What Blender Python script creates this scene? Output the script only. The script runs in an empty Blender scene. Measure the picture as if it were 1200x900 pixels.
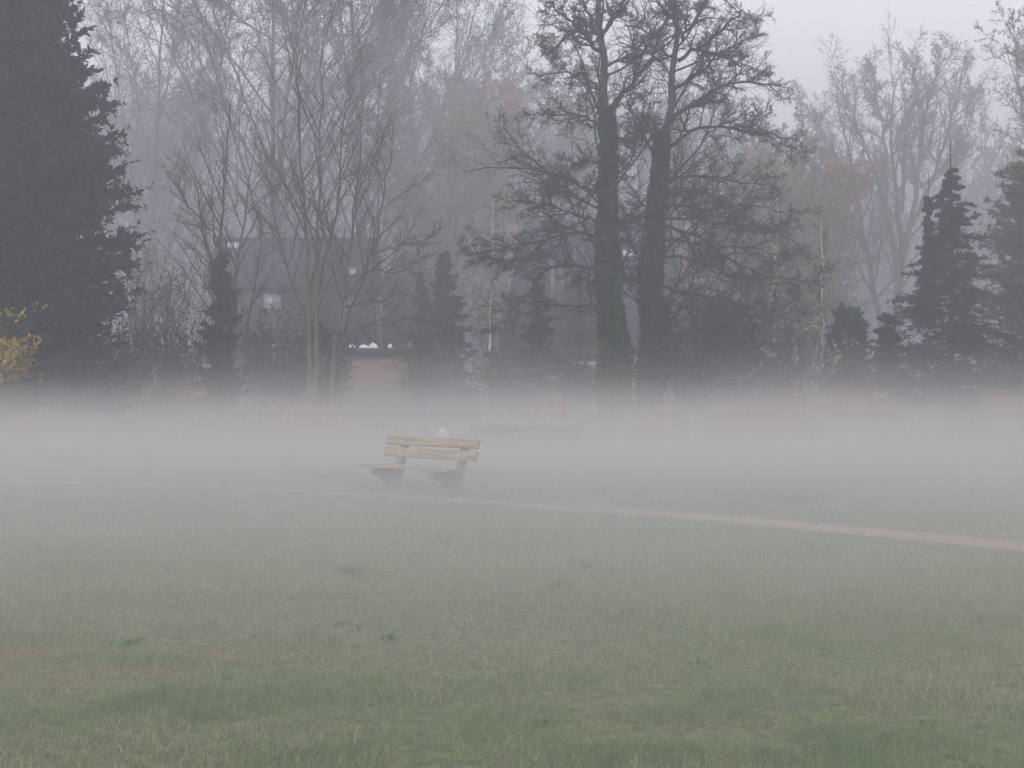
import bpy, math, random
import numpy as np
R = math.radians
RNG = np.random.default_rng(7)

# ------------------------------------------------------------------ camera, sky, sun, exposure
EYE = 2.05
FPX = 1700.0          # focal length in pixels of the 1200 px wide photograph
HOR = 437.0           # picture row of the horizon
scene = bpy.context.scene
cam_d = bpy.data.cameras.new("camera")
cam_d.sensor_width = 36.0
cam_d.lens = 36.0 * FPX / 1200.0
cam_d.clip_start = 0.1
cam_d.clip_end = 2000.0
cam = bpy.data.objects.new("camera", cam_d)
scene.collection.objects.link(cam)
cam.location = (0, 0, EYE)
cam.rotation_euler = (R(90) - math.atan((450 - HOR) / FPX), 0, 0)
scene.camera = cam

SUN_EL, SUN_AZ = R(38), R(205)
world = bpy.data.worlds.new("World")
scene.world = world
world.use_nodes = True
nt = world.node_tree
nt.nodes.clear()
wo = nt.nodes.new("ShaderNodeOutputWorld")
bg = nt.nodes.new("ShaderNodeBackground")
sky = nt.nodes.new("ShaderNodeTexSky")
sky.sky_type = 'NISHITA'
sky.sun_disc = False
sky.sun_elevation = SUN_EL
sky.sun_rotation = SUN_AZ
sky.air_density = 1.0
sky.dust_density = 4.0
hs = nt.nodes.new("ShaderNodeHueSaturation")      # thick cloud: the blue of the clear sky is almost gone
hs.inputs['Saturation'].default_value = 0.12
mx = nt.nodes.new("ShaderNodeMix")
mx.data_type = 'RGBA'
mx.inputs[0].default_value = 0.72
mx.inputs[7].default_value = (5.82, 5.80, 6.42, 1)
nt.links.new(sky.outputs[0], hs.inputs['Color'])
nt.links.new(hs.outputs[0], mx.inputs[6])
nt.links.new(mx.outputs[2], bg.inputs['Color'])
bg.inputs['Strength'].default_value = 0.13
nt.links.new(bg.outputs[0], wo.inputs['Surface'])

sun_d = bpy.data.lights.new("sun", 'SUN')
sun_d.energy = 0.5
sun_d.angle = R(50)
sun_d.color = (1.0, 0.97, 0.93)
sun = bpy.data.objects.new("sun", sun_d)
scene.collection.objects.link(sun)
sun.rotation_euler = (R(90) - SUN_EL, 0, R(180) - SUN_AZ)
sun.location = (-20, -20, 60)

scene.view_settings.view_transform = 'Standard'
scene.view_settings.look = 'None'
scene.view_settings.exposure = 0.46
scene.view_settings.gamma = 1.0
scene.render.film_transparent = False
cy = scene.cycles
cy.max_bounces = 4
cy.diffuse_bounces = 2
cy.glossy_bounces = 1
cy.transmission_bounces = 3
cy.volume_bounces = 1
cy.transparent_max_bounces = 8
cy.use_denoising = True
cy.denoiser = 'OPENIMAGEDENOISE'
cy.use_adaptive_sampling = True
cy.adaptive_threshold = 0.02

HAZE = 0.0048          # thin haze everywhere

# ------------------------------------------------------------------ helpers
def at(px, py, Y):
    return np.array([(px - 600.0) / FPX * Y, Y, EYE + (HOR - py) / FPX * Y])

def gx(px, Y):
    return (px - 600.0) / FPX * Y

def nrm(v):
    return v / (np.linalg.norm(v, axis=-1, keepdims=True) + 1e-9)

def vnoise(x, y, seed=0):
    xi = np.floor(x).astype(np.int64); yi = np.floor(y).astype(np.int64)
    fx = x - xi; fy = y - yi
    fx = fx * fx * (3 - 2 * fx); fy = fy * fy * (3 - 2 * fy)
    def h(a, b):
        n = (a * 374761393 + b * 668265263 + seed * 1442695) & 0x7fffffff
        n = ((n ^ (n >> 13)) * 1274126177) & 0x7fffffff
        return ((n ^ (n >> 16)) & 0xffff) / 65535.0
    return (h(xi, yi) * (1 - fx) + h(xi + 1, yi) * fx) * (1 - fy) + (h(xi, yi + 1) * (1 - fx) + h(xi + 1, yi + 1) * fx) * fy

def fbm(x, y, seed=0, oct=4):
    s = 0; a = 0.5; t = 0
    for k in range(oct):
        s = s + a * vnoise(x * 2 ** k, y * 2 ** k, seed + k * 17); t += a; a *= 0.5
    return s / t

def ground_h(x, y):
    """meadow is level, the pond bed dips, the far bank is level again"""
    x = np.asarray(x, float); y = np.asarray(y, float)
    near = 43.2 + 1.2 * (fbm(x * 0.13, x * 0 + 3.1, 5) - 0.5) + 0.01 * x
    far = 55.0 + 1.6 * (fbm(x * 0.11, x * 0 + 8.4, 9) - 0.5)
    a = np.clip((y - near) / 1.6, 0, 1); b = np.clip((far - y) / 1.3, 0, 1)
    a = a * a * (3 - 2 * a); b = b * b * (3 - 2 * b)
    dip = -0.85 * a * b
    rise = np.clip((y - 57) / 30.0, 0, 1) * 0.35 + np.clip((y - 110) / 120.0, 0, 1) * 1.2
    return dip + rise

class Geo:
    def __init__(self):
        self.v = []; self.f = []; self.c = []; self.n = 0
    def add(self, v, f, c=None):
        v = np.asarray(v, float).reshape(-1, 3)
        f = np.asarray(f, np.int64)
        self.v.append(v); self.f.append(f + self.n)
        if c is None: c = np.full((len(v), 3), 0.5)
        c = np.asarray(c, float)
        if c.ndim == 1: c = np.tile(c, (len(v), 1))
        self.c.append(c); self.n += len(v)
    def box(self, p0, p1, M=None):
        x0, y0, z0 = p0; x1, y1, z1 = p1
        v = np.array([(x0,y0,z0),(x1,y0,z0),(x1,y1,z0),(x0,y1,z0),(x0,y0,z1),(x1,y0,z1),(x1,y1,z1),(x0,y1,z1)], float)
        if M is not None: v = M(v)
        self.add(v, [(0,3,2,1),(4,5,6,7),(0,1,5,4),(1,2,6,5),(2,3,7,6),(3,0,4,7)])
    def prism(self, poly, a, b, axis=0, M=None):
        """polygon (u,w) swept along an axis from a to b"""
        n = len(poly); v = []
        for t in (a, b):
            for (u, w) in poly:
                v.append((t, u, w) if axis == 0 else (u, t, w))
        v = np.array(v, float)
        if M is not None: v = M(v)
        self.add(v, [(i, (i + 1) % n, n + (i + 1) % n, n + i) for i in range(n)])
        self.add(v[:n], [tuple(range(n))]) ; self.add(v[n:], [tuple(range(n - 1, -1, -1))])
    def build(self, name, mat, parent=None, loc=None, smooth=False, bevel=0):
        me = bpy.data.meshes.new(name)
        V = np.concatenate(self.v) if self.v else np.zeros((0, 3))
        if loc is not None: V = V - np.asarray(loc)[None, :]
        C = np.concatenate(self.c)
        me.vertices.add(len(V)); me.vertices.foreach_set('co', V.astype(np.float32).ravel())
        loops = np.concatenate([f.ravel() for f in self.f]).astype(np.int32)
        tot = np.concatenate([np.full(len(f), f.shape[1]) for f in self.f]).astype(np.int32)
        st = np.concatenate([[0], np.cumsum(tot)[:-1]]).astype(np.int32)
        me.loops.add(len(loops)); me.loops.foreach_set('vertex_index', loops)
        me.polygons.add(len(tot)); me.polygons.foreach_set('loop_start', st); me.polygons.foreach_set('loop_total', tot)
        if smooth: me.polygons.foreach_set('use_smooth', np.ones(len(tot), bool))
        at_ = me.color_attributes.new('tint', 'FLOAT_COLOR', 'POINT')
        at_.data.foreach_set('color', np.concatenate([C, np.ones((len(C), 1))], 1).astype(np.float32).ravel())
        me.update(calc_edges=True); me.validate()
        me.materials.append(mat)
        o = bpy.data.objects.new(name, me)
        scene.collection.objects.link(o)
        if parent is not None: o.parent = parent
        elif loc is not None: o.location = loc
        if bevel:
            md = o.modifiers.new('bevel', 'BEVEL'); md.width = bevel; md.segments = 2; md.limit_method = 'ANGLE'
        return o

def empty(name, loc):
    o = bpy.data.objects.new(name, None)
    o.empty_display_size = 0.3
    scene.collection.objects.link(o)
    o.location = tuple(float(c) for c in loc)
    return o

def tag(o, label=None, cat=None, group=None, kind=None):
    if label: o['label'] = label
    if cat: o['category'] = cat
    if group: o['group'] = group
    if kind: o['kind'] = kind
    return o

# ---- materials
def mat(name, rgb, var=0.25, scale=4.0, rough=0.85, tint=False, bump=0.0, rgb2=None, stretch=(1, 1, 1), trans=0.0, spec=0.2, detail=5):
    m = bpy.data.materials.new(name); m.use_nodes = True
    n = m.node_tree.nodes; l = m.node_tree.links
    b = n['Principled BSDF']
    b.inputs['Roughness'].default_value = rough
    b.inputs['Specular IOR Level'].default_value = spec
    tc = n.new('ShaderNodeTexCoord'); mp = n.new('ShaderNodeMapping'); mp.inputs['Scale'].default_value = stretch
    no = n.new('ShaderNodeTexNoise'); no.inputs['Scale'].default_value = scale; no.inputs['Detail'].default_value = detail
    l.new(tc.outputs['Object'], mp.inputs['Vector']); l.new(mp.outputs[0], no.inputs['Vector'])
    cr = n.new('ShaderNodeValToRGB')
    a = [c * (1 - var) for c in rgb]; d = [min(1, c * (1 + var)) for c in (rgb2 or rgb)]
    cr.color_ramp.elements[0].position = 0.3; cr.color_ramp.elements[0].color = (*a, 1)
    cr.color_ramp.elements[1].position = 0.7; cr.color_ramp.elements[1].color = (*d, 1)
    l.new(no.outputs['Fac'], cr.inputs[0])
    out = cr.outputs[0]
    if tint:      # the mesh carries a leaf-by-leaf / blade-by-blade hue; the ramp scales it
        at_ = n.new('ShaderNodeAttribute'); at_.attribute_name = 'tint'
        mu = n.new('ShaderNodeMix'); mu.data_type = 'RGBA'; mu.blend_type = 'MULTIPLY'; mu.inputs[0].default_value = 1.0
        l.new(out, mu.inputs[6]); l.new(at_.outputs['Color'], mu.inputs[7]); out = mu.outputs[2]
    l.new(out, b.inputs['Base Color'])
    if bump:
        bp = n.new('ShaderNodeBump'); bp.inputs['Strength'].default_value = bump; bp.inputs['Distance'].default_value = 0.02
        l.new(no.outputs['Fac'], bp.inputs['Height']); l.new(bp.outputs[0], b.inputs['Normal'])
    return m

M = {}
M['bark_grey']  = mat('bark_grey', (0.075, 0.068, 0.060), 0.35, 6, bump=0.4)
M['bark_brown'] = mat('bark_brown', (0.085, 0.060, 0.050), 0.35, 6, bump=0.4)
M['bark_dark']  = mat('bark_dark', (0.035, 0.031, 0.028), 0.35, 6, bump=0.4)
M['bark_pale']  = mat('bark_pale', (0.14, 0.125, 0.105), 0.3, 5, bump=0.3)
M['twig_alder'] = mat('twig_alder', (0.050, 0.036, 0.034), 0.3, 3)
M['twig_grey']  = mat('twig_grey', (0.070, 0.062, 0.062), 0.3, 3)
M['twig_red']   = mat('twig_red', (0.16, 0.085, 0.060), 0.3, 3)
M['twig_olive'] = mat('twig_olive', (0.13, 0.125, 0.07), 0.3, 3)
M['twig_warm']  = mat('twig_warm', (0.10, 0.070, 0.055), 0.3, 3)
M['birch']      = mat('birch_bark', (0.55, 0.52, 0.50), 0.5, 3, stretch=(1, 1, 6), rgb2=(0.62, 0.6, 0.58))
M['needle']     = mat('needle', (1, 1, 1), 0.25, 1.2, tint=True)
M['leaf']       = mat('leaf', (1, 1, 1), 0.25, 2.0, tint=True)
M['grass']      = mat('grass_blade', (1, 1, 1), 0.12, 0.8, tint=True, rough=0.7)
M['wood_bench'] = mat('bench_wood', (0.27, 0.195, 0.13), 0.32, 3.5, stretch=(0.6, 9, 9), bump=0.3, rgb2=(0.38, 0.285, 0.19), rough=0.8)
M['concrete']   = mat('concrete', (0.22, 0.185, 0.16), 0.22, 14, bump=0.3)
M['metal']      = mat('bolt_metal', (0.62, 0.62, 0.60), 0.1, 20, rough=0.4)
M['wood_post']  = mat('post_wood', (0.36, 0.22, 0.13), 0.25, 5, stretch=(4, 4, 1))
M['wood_deck']  = mat('deck_wood', (0.20, 0.16, 0.13), 0.25, 5)
M['slate']      = mat('roof_slate', (0.055, 0.058, 0.066), 0.25, 3)
M['roof_brown'] = mat('roof_brown', (0.10, 0.065, 0.055), 0.25, 3)
M['render_dark']= mat('wall_dark', (0.10, 0.10, 0.11), 0.2, 2)
M['render_pink']= mat('wall_pink', (0.22, 0.165, 0.155), 0.2, 3)
M['white']      = mat('white_paint', (0.80, 0.80, 0.80), 0.06, 6, rough=0.5)
M['stone']      = mat('pale_stone', (0.48, 0.46, 0.44), 0.2, 5, bump=0.3)
M['snow']       = mat('snow', (0.9, 0.9, 0.92), 0.05, 6)

def brick_mat(name, c1, c2, mortar, sc):
    m = bpy.data.materials.new(name); m.use_nodes = True
    n = m.node_tree.nodes; l = m.node_tree.links; b = n['Principled BSDF']
    tc = n.new('ShaderNodeTexCoord'); mp = n.new('ShaderNodeMapping'); mp.inputs['Rotation'].default_value = (R(90), 0, 0)
    br = n.new('ShaderNodeTexBrick'); br.inputs['Scale'].default_value = sc
    br.inputs['Color1'].default_value = (*c1, 1); br.inputs['Color2'].default_value = (*c2, 1); br.inputs['Mortar'].default_value = (*mortar, 1)
    l.new(tc.outputs['Object'], mp.inputs[0]); l.new(mp.outputs[0], br.inputs['Vector']); l.new(br.outputs['Color'], b.inputs['Base Color'])
    b.inputs['Roughness'].default_value = 0.9
    return m
M['brick'] = brick_mat('brick', (0.26, 0.13, 0.105), (0.31, 0.17, 0.14), (0.34, 0.28, 0.25), 2.2)
M['brick_brown'] = brick_mat('brick_brown', (0.17, 0.085, 0.07), (0.20, 0.11, 0.09), (0.16, 0.13, 0.12), 2.2)

def glass_mat():
    m = bpy.data.materials.new('window_glass'); m.use_nodes = True
    b = m.node_tree.nodes['Principled BSDF']
    n = m.node_tree.nodes; l = m.node_tree.links
    no = n.new('ShaderNodeTexNoise'); no.inputs['Scale'].default_value = 1.5
    cr = n.new('ShaderNodeValToRGB'); cr.color_ramp.elements[0].color = (0.35, 0.37, 0.40, 1); cr.color_ramp.elements[1].color = (0.6, 0.63, 0.66, 1)
    l.new(no.outputs['Fac'], cr.inputs[0]); l.new(cr.outputs[0], b.inputs['Base Color'])   # panes get a pale, softly mottled base colour
    b.inputs['Roughness'].default_value = 0.08; b.inputs['Specular IOR Level'].default_value = 0.8
    return m
M['glass'] = glass_mat()

def ground_mat():
    m = bpy.data.materials.new('meadow_soil'); m.use_nodes = True
    n = m.node_tree.nodes; l = m.node_tree.links; b = n['Principled BSDF']; b.inputs['Roughness'].default_value = 0.95
    b.inputs['Specular IOR Level'].default_value = 0.1
    tc = n.new('ShaderNodeTexCoord')
    n1 = n.new('ShaderNodeTexNoise'); n1.inputs['Scale'].default_value = 0.35; n1.inputs['Detail'].default_value = 8
    n2 = n.new('ShaderNodeTexNoise'); n2.inputs['Scale'].default_value = 9; n2.inputs['Detail'].default_value = 6
    for q in (n1, n2): l.new(tc.outputs['Object'], q.inputs['Vector'])
    c1 = n.new('ShaderNodeValToRGB')
    c1.color_ramp.elements[0].position = 0.35; c1.color_ramp.elements[0].color = (0.10, 0.145, 0.048, 1)
    c1.color_ramp.elements[1].position = 0.68; c1.color_ramp.elements[1].color = (0.16, 0.165, 0.08, 1)
    c2 = n.new('ShaderNodeValToRGB')
    c2.color_ramp.elements[0].position = 0.3; c2.color_ramp.elements[0].color = (0.45, 0.45, 0.45, 1)
    c2.color_ramp.elements[1].position = 0.7; c2.color_ramp.elements[1].color = (1.2, 1.2, 1.2, 1)
    l.new(n1.outputs['Fac'], c1.inputs[0]); l.new(n2.outputs['Fac'], c2.inputs[0])
    mu = n.new('ShaderNodeMix'); mu.data_type = 'RGBA'; mu.blend_type = 'MULTIPLY'; mu.inputs[0].default_value = 1
    l.new(c1.outputs[0], mu.inputs[6]); l.new(c2.outputs[0], mu.inputs[7]); l.new(mu.outputs[2], b.inputs['Base Color'])
    bp = n.new('ShaderNodeBump'); bp.inputs['Strength'].default_value = 0.7; bp.inputs['Distance'].default_value = 0.05
    l.new(n2.outputs['Fac'], bp.inputs['Height']); l.new(bp.outputs[0], b.inputs['Normal'])
    return m
M['ground'] = ground_mat()
M['path'] = mat('path_gravel', (0.25, 0.165, 0.125), 0.28, 22, bump=0.6, rgb2=(0.34, 0.235, 0.18), detail=8)

def water_mat():
    m = bpy.data.materials.new('pond_water'); m.use_nodes = True
    n = m.node_tree.nodes; l = m.node_tree.links; b = n['Principled BSDF']
    b.inputs['Base Color'].default_value = (0.035, 0.045, 0.045, 1); b.inputs['Roughness'].default_value = 0.06
    b.inputs['Specular IOR Level'].default_value = 0.6
    no = n.new('ShaderNodeTexNoise'); no.inputs['Scale'].default_value = 3
    tc = n.new('ShaderNodeTexCoord'); l.new(tc.outputs['Object'], no.inputs['Vector'])
    bp = n.new('ShaderNodeBump'); bp.inputs['Strength'].default_value = 0.06; bp.inputs['Distance'].default_value = 0.02
    l.new(no.outputs['Fac'], bp.inputs['Height']); l.new(bp.outputs[0], b.inputs['Normal'])
    return m
M['water'] = water_mat()

def vol_mat(name, dens, col):
    m = bpy.data.materials.new(name); m.use_nodes = True
    n = m.node_tree.nodes; n.clear()
    o = n.new('ShaderNodeOutputMaterial'); v = n.new('ShaderNodeVolumePrincipled')
    v.inputs['Color'].default_value = (*col, 1); v.inputs['Density'].default_value = dens
    v.inputs['Anisotropy'].default_value = 0.15
    m.node_tree.links.new(v.outputs[0], o.inputs['Volume'])
    return m

# ------------------------------------------------------------------ setting: ground, water, path, haze, mist
def grid_surface(xs, ys, zf):
    X, Yg = np.meshgrid(xs, ys); Z = zf(X, Yg)
    v = np.stack([X.ravel(), Yg.ravel(), Z.ravel()], 1)
    nx = len(xs); ny = len(ys)
    i = np.arange(nx - 1)[None, :] + nx * np.arange(ny - 1)[:, None]
    f = np.stack([i.ravel(), i.ravel() + 1, i.ravel() + 1 + nx, i.ravel() + nx], 1)
    return v, f

g = Geo()
ys = np.concatenate([np.linspace(-14, 40, 28), np.arange(40.4, 60, 0.4), np.linspace(60, 300, 60)])
v, f = grid_surface(np.linspace(-150, 150, 151), ys, ground_h)
g.add(v, f)
tag(g.build('ground', M['ground'], smooth=True), 'open grassy ground under the mist', kind='structure')

g = Geo()
v, f = grid_surface(np.linspace(-149, 149, 3), np.array([42.0, 49, 57.5]), lambda a, b: a * 0 - 0.22)
g.add(v, f)
tag(g.build('water', M['water']), 'still pond water hidden in the mist', kind='structure')

PATH = [(-500, 548), (-200, 556), (0, 563.5), (200, 570), (400, 578), (500, 584), (600, 591), (800, 604), (1000, 622), (1200, 641), (1400, 663), (1700, 700)]
pp = []
for (px, py) in PATH:
    Y = FPX * EYE / (py - HOR); pp.append((gx(px, Y), Y))
pp = np.array(pp)
def path_y(x):
    return np.interp(x, pp[:, 0], pp[:, 1])
xs = np.linspace(pp[0, 0], pp[-1, 0], 400)
yc = path_y(xs); k = np.ones(25) / 25
yc = np.convolve(np.pad(yc, 12, mode='edge'), k, mode='valid')
PX, PYC = xs, yc
def path_dist(x, y):
    return np.abs(y - np.interp(x, PX, PYC))
hw = 0.62
hw = np.interp(xs, [-9, -3, 1.0, 4.5], [0.34, 0.26, 0.42, 0.64])
e1 = hw + 0.10 * (fbm(xs * 1.3, xs * 0, 3) - 0.5) * 2; e2 = hw + 0.10 * (fbm(xs * 1.3, xs * 0 + 9, 4) - 0.5) * 2
rows = []
for t in np.linspace(-1, 1, 7):
    off = np.where(t < 0, t * e1, t * e2)
    rows.append(np.stack([xs, yc + off, 0.012 - 0.008 * abs(t) ** 2 + 0 * xs], 1))
v = np.concatenate(rows); n = len(xs)
i = (np.arange(n - 1)[None, :] + n * np.arange(6)[:, None]).ravel()
g = Geo(); g.add(v, np.stack([i, i + 1, i + 1 + n, i + n], 1))
tag(g.build('path', M['path']), 'narrow reddish gravel path crossing the meadow', kind='structure')

g = Geo(); g.box((-152, -16, -1.9), (152, 302, 34))
hz = tag(g.build('haze', vol_mat('haze_air', HAZE, (0.90, 0.93, 1.0))), 'thin morning haze between the trees', kind='stuff')

# low mist lying on the meadow and pond: densest near the ground, thinning softly towards its rolling top
def mist_mat():
    m = bpy.data.materials.new('mist_air'); m.use_nodes = True
    n = m.node_tree.nodes; l = m.node_tree.links; n.clear()
    o = n.new('ShaderNodeOutputMaterial'); v = n.new('ShaderNodeVolumePrincipled')
    v.inputs['Color'].default_value = (0.96, 0.943, 0.948, 1); v.inputs['Anisotropy'].default_value = 0.1
    tc = n.new('ShaderNodeTexCoord'); sp = n.new('ShaderNodeSeparateXYZ'); l.new(tc.outputs['Object'], sp.inputs[0])
    no = n.new('ShaderNodeTexNoise'); no.inputs['Scale'].default_value = 0.09; no.inputs['Detail'].default_value = 2
    mp = n.new('ShaderNodeMapping'); mp.inputs['Scale'].default_value = (1, 1.3, 0.6); l.new(tc.outputs['Object'], mp.inputs[0]); l.new(mp.outputs[0], no.inputs['Vector'])
    no2 = n.new('ShaderNodeTexNoise'); no2.inputs['Scale'].default_value = 0.22; no2.inputs['Detail'].default_value = 3
    mp2 = n.new('ShaderNodeMapping'); mp2.inputs['Scale'].default_value = (0.6, 1.0, 2.2); l.new(tc.outputs['Object'], mp2.inputs[0]); l.new(mp2.outputs[0], no2.inputs['Vector'])
    def mr(src, a, b, c, d, smooth=True):
        q = n.new('ShaderNodeMapRange'); q.interpolation_type = 'SMOOTHSTEP' if smooth else 'LINEAR'
        for i_, x in zip((1, 2, 3, 4), (a, b, c, d)): q.inputs[i_].default_value = x
        l.new(src, q.inputs[0]); return q.outputs[0]
    def ma(op, a, b):
        q = n.new('ShaderNodeMath'); q.operation = op
        for i_, x in enumerate((a, b)):
            if isinstance(x, (int, float)): q.inputs[i_].default_value = x
            else: l.new(x, q.inputs[i_])
        return q.outputs[0]
    # height of the mist top grows from the near meadow to the pond and rolls a little
    top = ma('ADD', mr(sp.outputs[1], 30, 48, MIST_TOP[0], MIST_TOP[1]), mr(no.outputs['Fac'], 0.3, 0.7, -0.30, 0.34, False))
    rel = ma('DIVIDE', sp.outputs[2], top)
    inv = ma('MAXIMUM', ma('SUBTRACT', 1.0, rel), 0.0); vert = ma('POWER', inv, MIST_P)
    dens = ma('MULTIPLY', ma('MULTIPLY', ma('ADD', mr(sp.outputs[1], 4, 14, MIST_D[0], MIST_D[1]), mr(sp.outputs[1], 22, 30, 0.0, 0.042)), mr(sp.outputs[1], 30, 45, 1.0, MIST_D[2])), mr(no2.outputs['Fac'], 0.3, 0.7, 0.62, 1.38, False))
    far = mr(sp.outputs[1], 62, 84, 1.0, 0.0)
    l.new(ma('MULTIPLY', ma('MULTIPLY', dens, vert), far), v.inputs['Density'])
    l.new(v.outputs[0], o.inputs['Volume'])
    m.cycles.volume_step_rate = MIST_STEP
    return m
MIST_TOP = (1.88, 3.30); MIST_P = 1.25; MIST_D = (0.040, 0.110, 0.24); MIST_STEP = 0.20
g = Geo(); g.box((-80, -8, -1.3), (80, 86, 3.4))
tag(g.build('mist', mist_mat()), 'low white mist lying over the meadow and pond', kind='stuff')
g = Geo(); g.box((-140, 77, -1.5), (140, 290, 22))
tag(g.build('mist', vol_mat('wood_mist', 0.0140, (0.94, 0.945, 0.99))), 'thicker haze hanging in the far wood', kind='stuff')

# ------------------------------------------------------------------ grass
def blades(x, y, h, w, col, lean=0.35, nseg=2, rng=RNG, z=0.0, tipcol=1.15):
    n = len(x)
    a = rng.uniform(0, 2 * math.pi, n); la = rng.uniform(0, 2 * math.pi, n); lm = rng.uniform(0.1, 1, n) * lean * h
    wx, wy = np.cos(a) * w / 2, np.sin(a) * w / 2
    lx, ly = np.cos(la) * lm, np.sin(la) * lm
    z = np.broadcast_to(z, (n,))
    v = np.zeros((n, 5, 3))
    v[:, 0] = np.stack([x - wx, y - wy, z - 0.01], 1); v[:, 1] = np.stack([x + wx, y + wy, z - 0.01], 1)
    v[:, 2] = np.stack([x + wx * .75 + lx * .35, y + wy * .75 + ly * .35, z + h * 0.6], 1)
    v[:, 3] = np.stack([x - wx * .75 + lx * .35, y - wy * .75 + ly * .35, z + h * 0.6], 1)
    v[:, 4] = np.stack([x + lx, y + ly, z + h], 1)
    b = np.arange(n)[:, None] * 5
    q = b + np.array([[0, 1, 2, 3]]); t = b + np.array([[3, 2, 4]])
    c = np.repeat(col[:, None, :], 5, 1)
    c[:, 4] *= tipcol
    return v.reshape(-1, 3), q, t, c.reshape(-1, 3)

def meadow():
    n = 980000
    # density falls off with distance; a margin on both sides for a camera one step aside
    u = RNG.uniform(0, 1, n)
    y = 5.5 * (43.8 / 5.5) ** (u ** 0.92)
    x = RNG.uniform(-1, 1, n) * (0.40 * y + 1.6)
    pdist = path_dist(x, y)
    keep = (pdist > np.interp(x, [-9, -3, 1.0, 4.5], [0.26, 0.16, 0.36, 0.58]) + 0.24 * RNG.standard_normal(n)) | (RNG.uniform(0, 1, n) < np.interp(x, [-9, -3.5, -1, 2.5], [0.25, 0.5, 0.35, 0.05]))
    x, y = x[keep], y[keep]; n = len(x)
    clump = fbm(x * 2.2, y * 2.2, 21); big = fbm(x * 0.33, y * 0.55, 31, 3); fine = fbm(x * 6, y * 6, 41, 2)
    keep = RNG.uniform(0, 1, n) < np.clip(0.35 + (clump - 0.35) * 2.4, 0.2, 1)
    x, y, clump, big, fine = x[keep], y[keep], clump[keep], big[keep], fine[keep]; n = len(x)
    h = (0.020 + 0.062 * np.clip(clump - 0.25, 0, 1) * 1.3) * RNG.uniform(0.5, 1.5, n) * np.clip(1.25 - 0.5 * big, 0.7, 1.3)
    w = 0.0036 * np.clip(y / 11.0, 1, 3.2) * RNG.uniform(0.7, 1.3, n)
    green = np.array([0.195, 0.270, 0.075]); dark = np.array([0.135, 0.215, 0.062]); straw = np.array([0.38, 0.37, 0.23]); rust = np.array([0.42, 0.27, 0.15])
    g1 = np.clip((clump - 0.35) * 2.5, 0, 1)[:, None]
    col = green * (1 - g1) + dark * g1
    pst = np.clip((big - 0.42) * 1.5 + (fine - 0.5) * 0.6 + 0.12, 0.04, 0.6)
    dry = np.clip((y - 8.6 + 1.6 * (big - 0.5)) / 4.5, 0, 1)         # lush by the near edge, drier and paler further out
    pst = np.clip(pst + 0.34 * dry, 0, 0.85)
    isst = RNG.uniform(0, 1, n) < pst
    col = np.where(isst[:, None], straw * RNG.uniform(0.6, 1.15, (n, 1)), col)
    rp = np.zeros(n)
    for (px, py, rx, ry) in [(40, 796, 1.1, 0.33), (170, 790, 0.5, 0.18), (255, 770, 0.25, 0.3), (300, 682, 0.5, 0.35), (400, 705, 0.55, 0.4), (245, 717, 0.6, 0.3),
                             (1042, 848, 0.22, 0.14), (800, 640, 0.8, 0.5), (15, 770, 0.4, 0.3), (120, 735, 0.4, 0.2), (560, 655, 0.8, 0.5)]:
        Y = FPX * EYE / (py - HOR); X = gx(px, Y)
        rp = np.maximum(rp, np.exp(-((x - X) / rx) ** 2 - ((y - Y) / ry) ** 2))
    isr = RNG.uniform(0, 1, n) < rp * 0.75
    col = np.where(isr[:, None], rust * RNG.uniform(0.7, 1.2, (n, 1)), col)
    h = np.where(rp > 0.4, h * 0.6, h)
    col = col * RNG.uniform(0.75, 1.25, (n, 1))
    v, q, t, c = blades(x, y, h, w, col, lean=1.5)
    g = Geo(); g.add(v, q, c); g.f.append(t)
    return g
g = meadow()
tag(g.build('grass', M['grass']), 'short damp meadow grass with straw coloured patches', 'grass', kind='stuff')

# ------------------------------------------------------------------ trees: vectorised branch growing
def grow(P, D, L, nseg, wander, trop, rng):
    n = len(P); pts = np.zeros((n, nseg + 1, 3)); pts[:, 0] = P; d = nrm(D)
    st = (L / nseg)[:, None]
    trop = np.asarray(trop, float)
    for s in range(nseg):
        d = nrm(d + wander * rng.standard_normal((n, 3)) + trop[None, :] if trop.ndim == 1 else d)
        pts[:, s + 1] = pts[:, s] + d * st
    return pts

def tubes(geo, pts, r0, r1, sides, rng=None, col=None):
    """pts (n,s+1,3); radius from r0 to r1 (arrays)"""
    n, S, _ = pts.shape
    t = np.zeros_like(pts); t[:, 1:-1] = pts[:, 2:] - pts[:, :-2]; t[:, 0] = pts[:, 1] - pts[:, 0]; t[:, -1] = pts[:, -1] - pts[:, -2]
    t = nrm(t)
    ref = np.where(np.abs(t[:, :1, 2:3]) > 0.8, np.array([[[1.0, 0, 0]]]), np.array([[[0, 0, 1.0]]]))
    ref = np.broadcast_to(ref, t.shape)
    a = nrm(np.cross(t, ref)); b = np.cross(t, a)
    k = np.linspace(0, 1, S)[None, :]
    rad = r0[:, None] * (1 - k) + r1[:, None] * k
    ang = np.arange(sides) / sides * 2 * math.pi
    v = pts[:, :, None, :] + rad[:, :, None, None] * (np.cos(ang)[None, None, :, None] * a[:, :, None, :] + np.sin(ang)[None, None, :, None] * b[:, :, None, :])
    base = (np.arange(n) * S * sides)[:, None, None]
    s = (np.arange(S - 1) * sides)[None, :, None]; j = np.arange(sides)[None, None, :]; j2 = (np.arange(sides) + 1) % sides
    f = np.stack([base + s + j, base + s + j2[None, None, :], base + s + sides + j2[None, None, :], base + s + sides + j], -1).reshape(-1, 4)
    geo.add(v.reshape(-1, 3), f, col)

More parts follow.
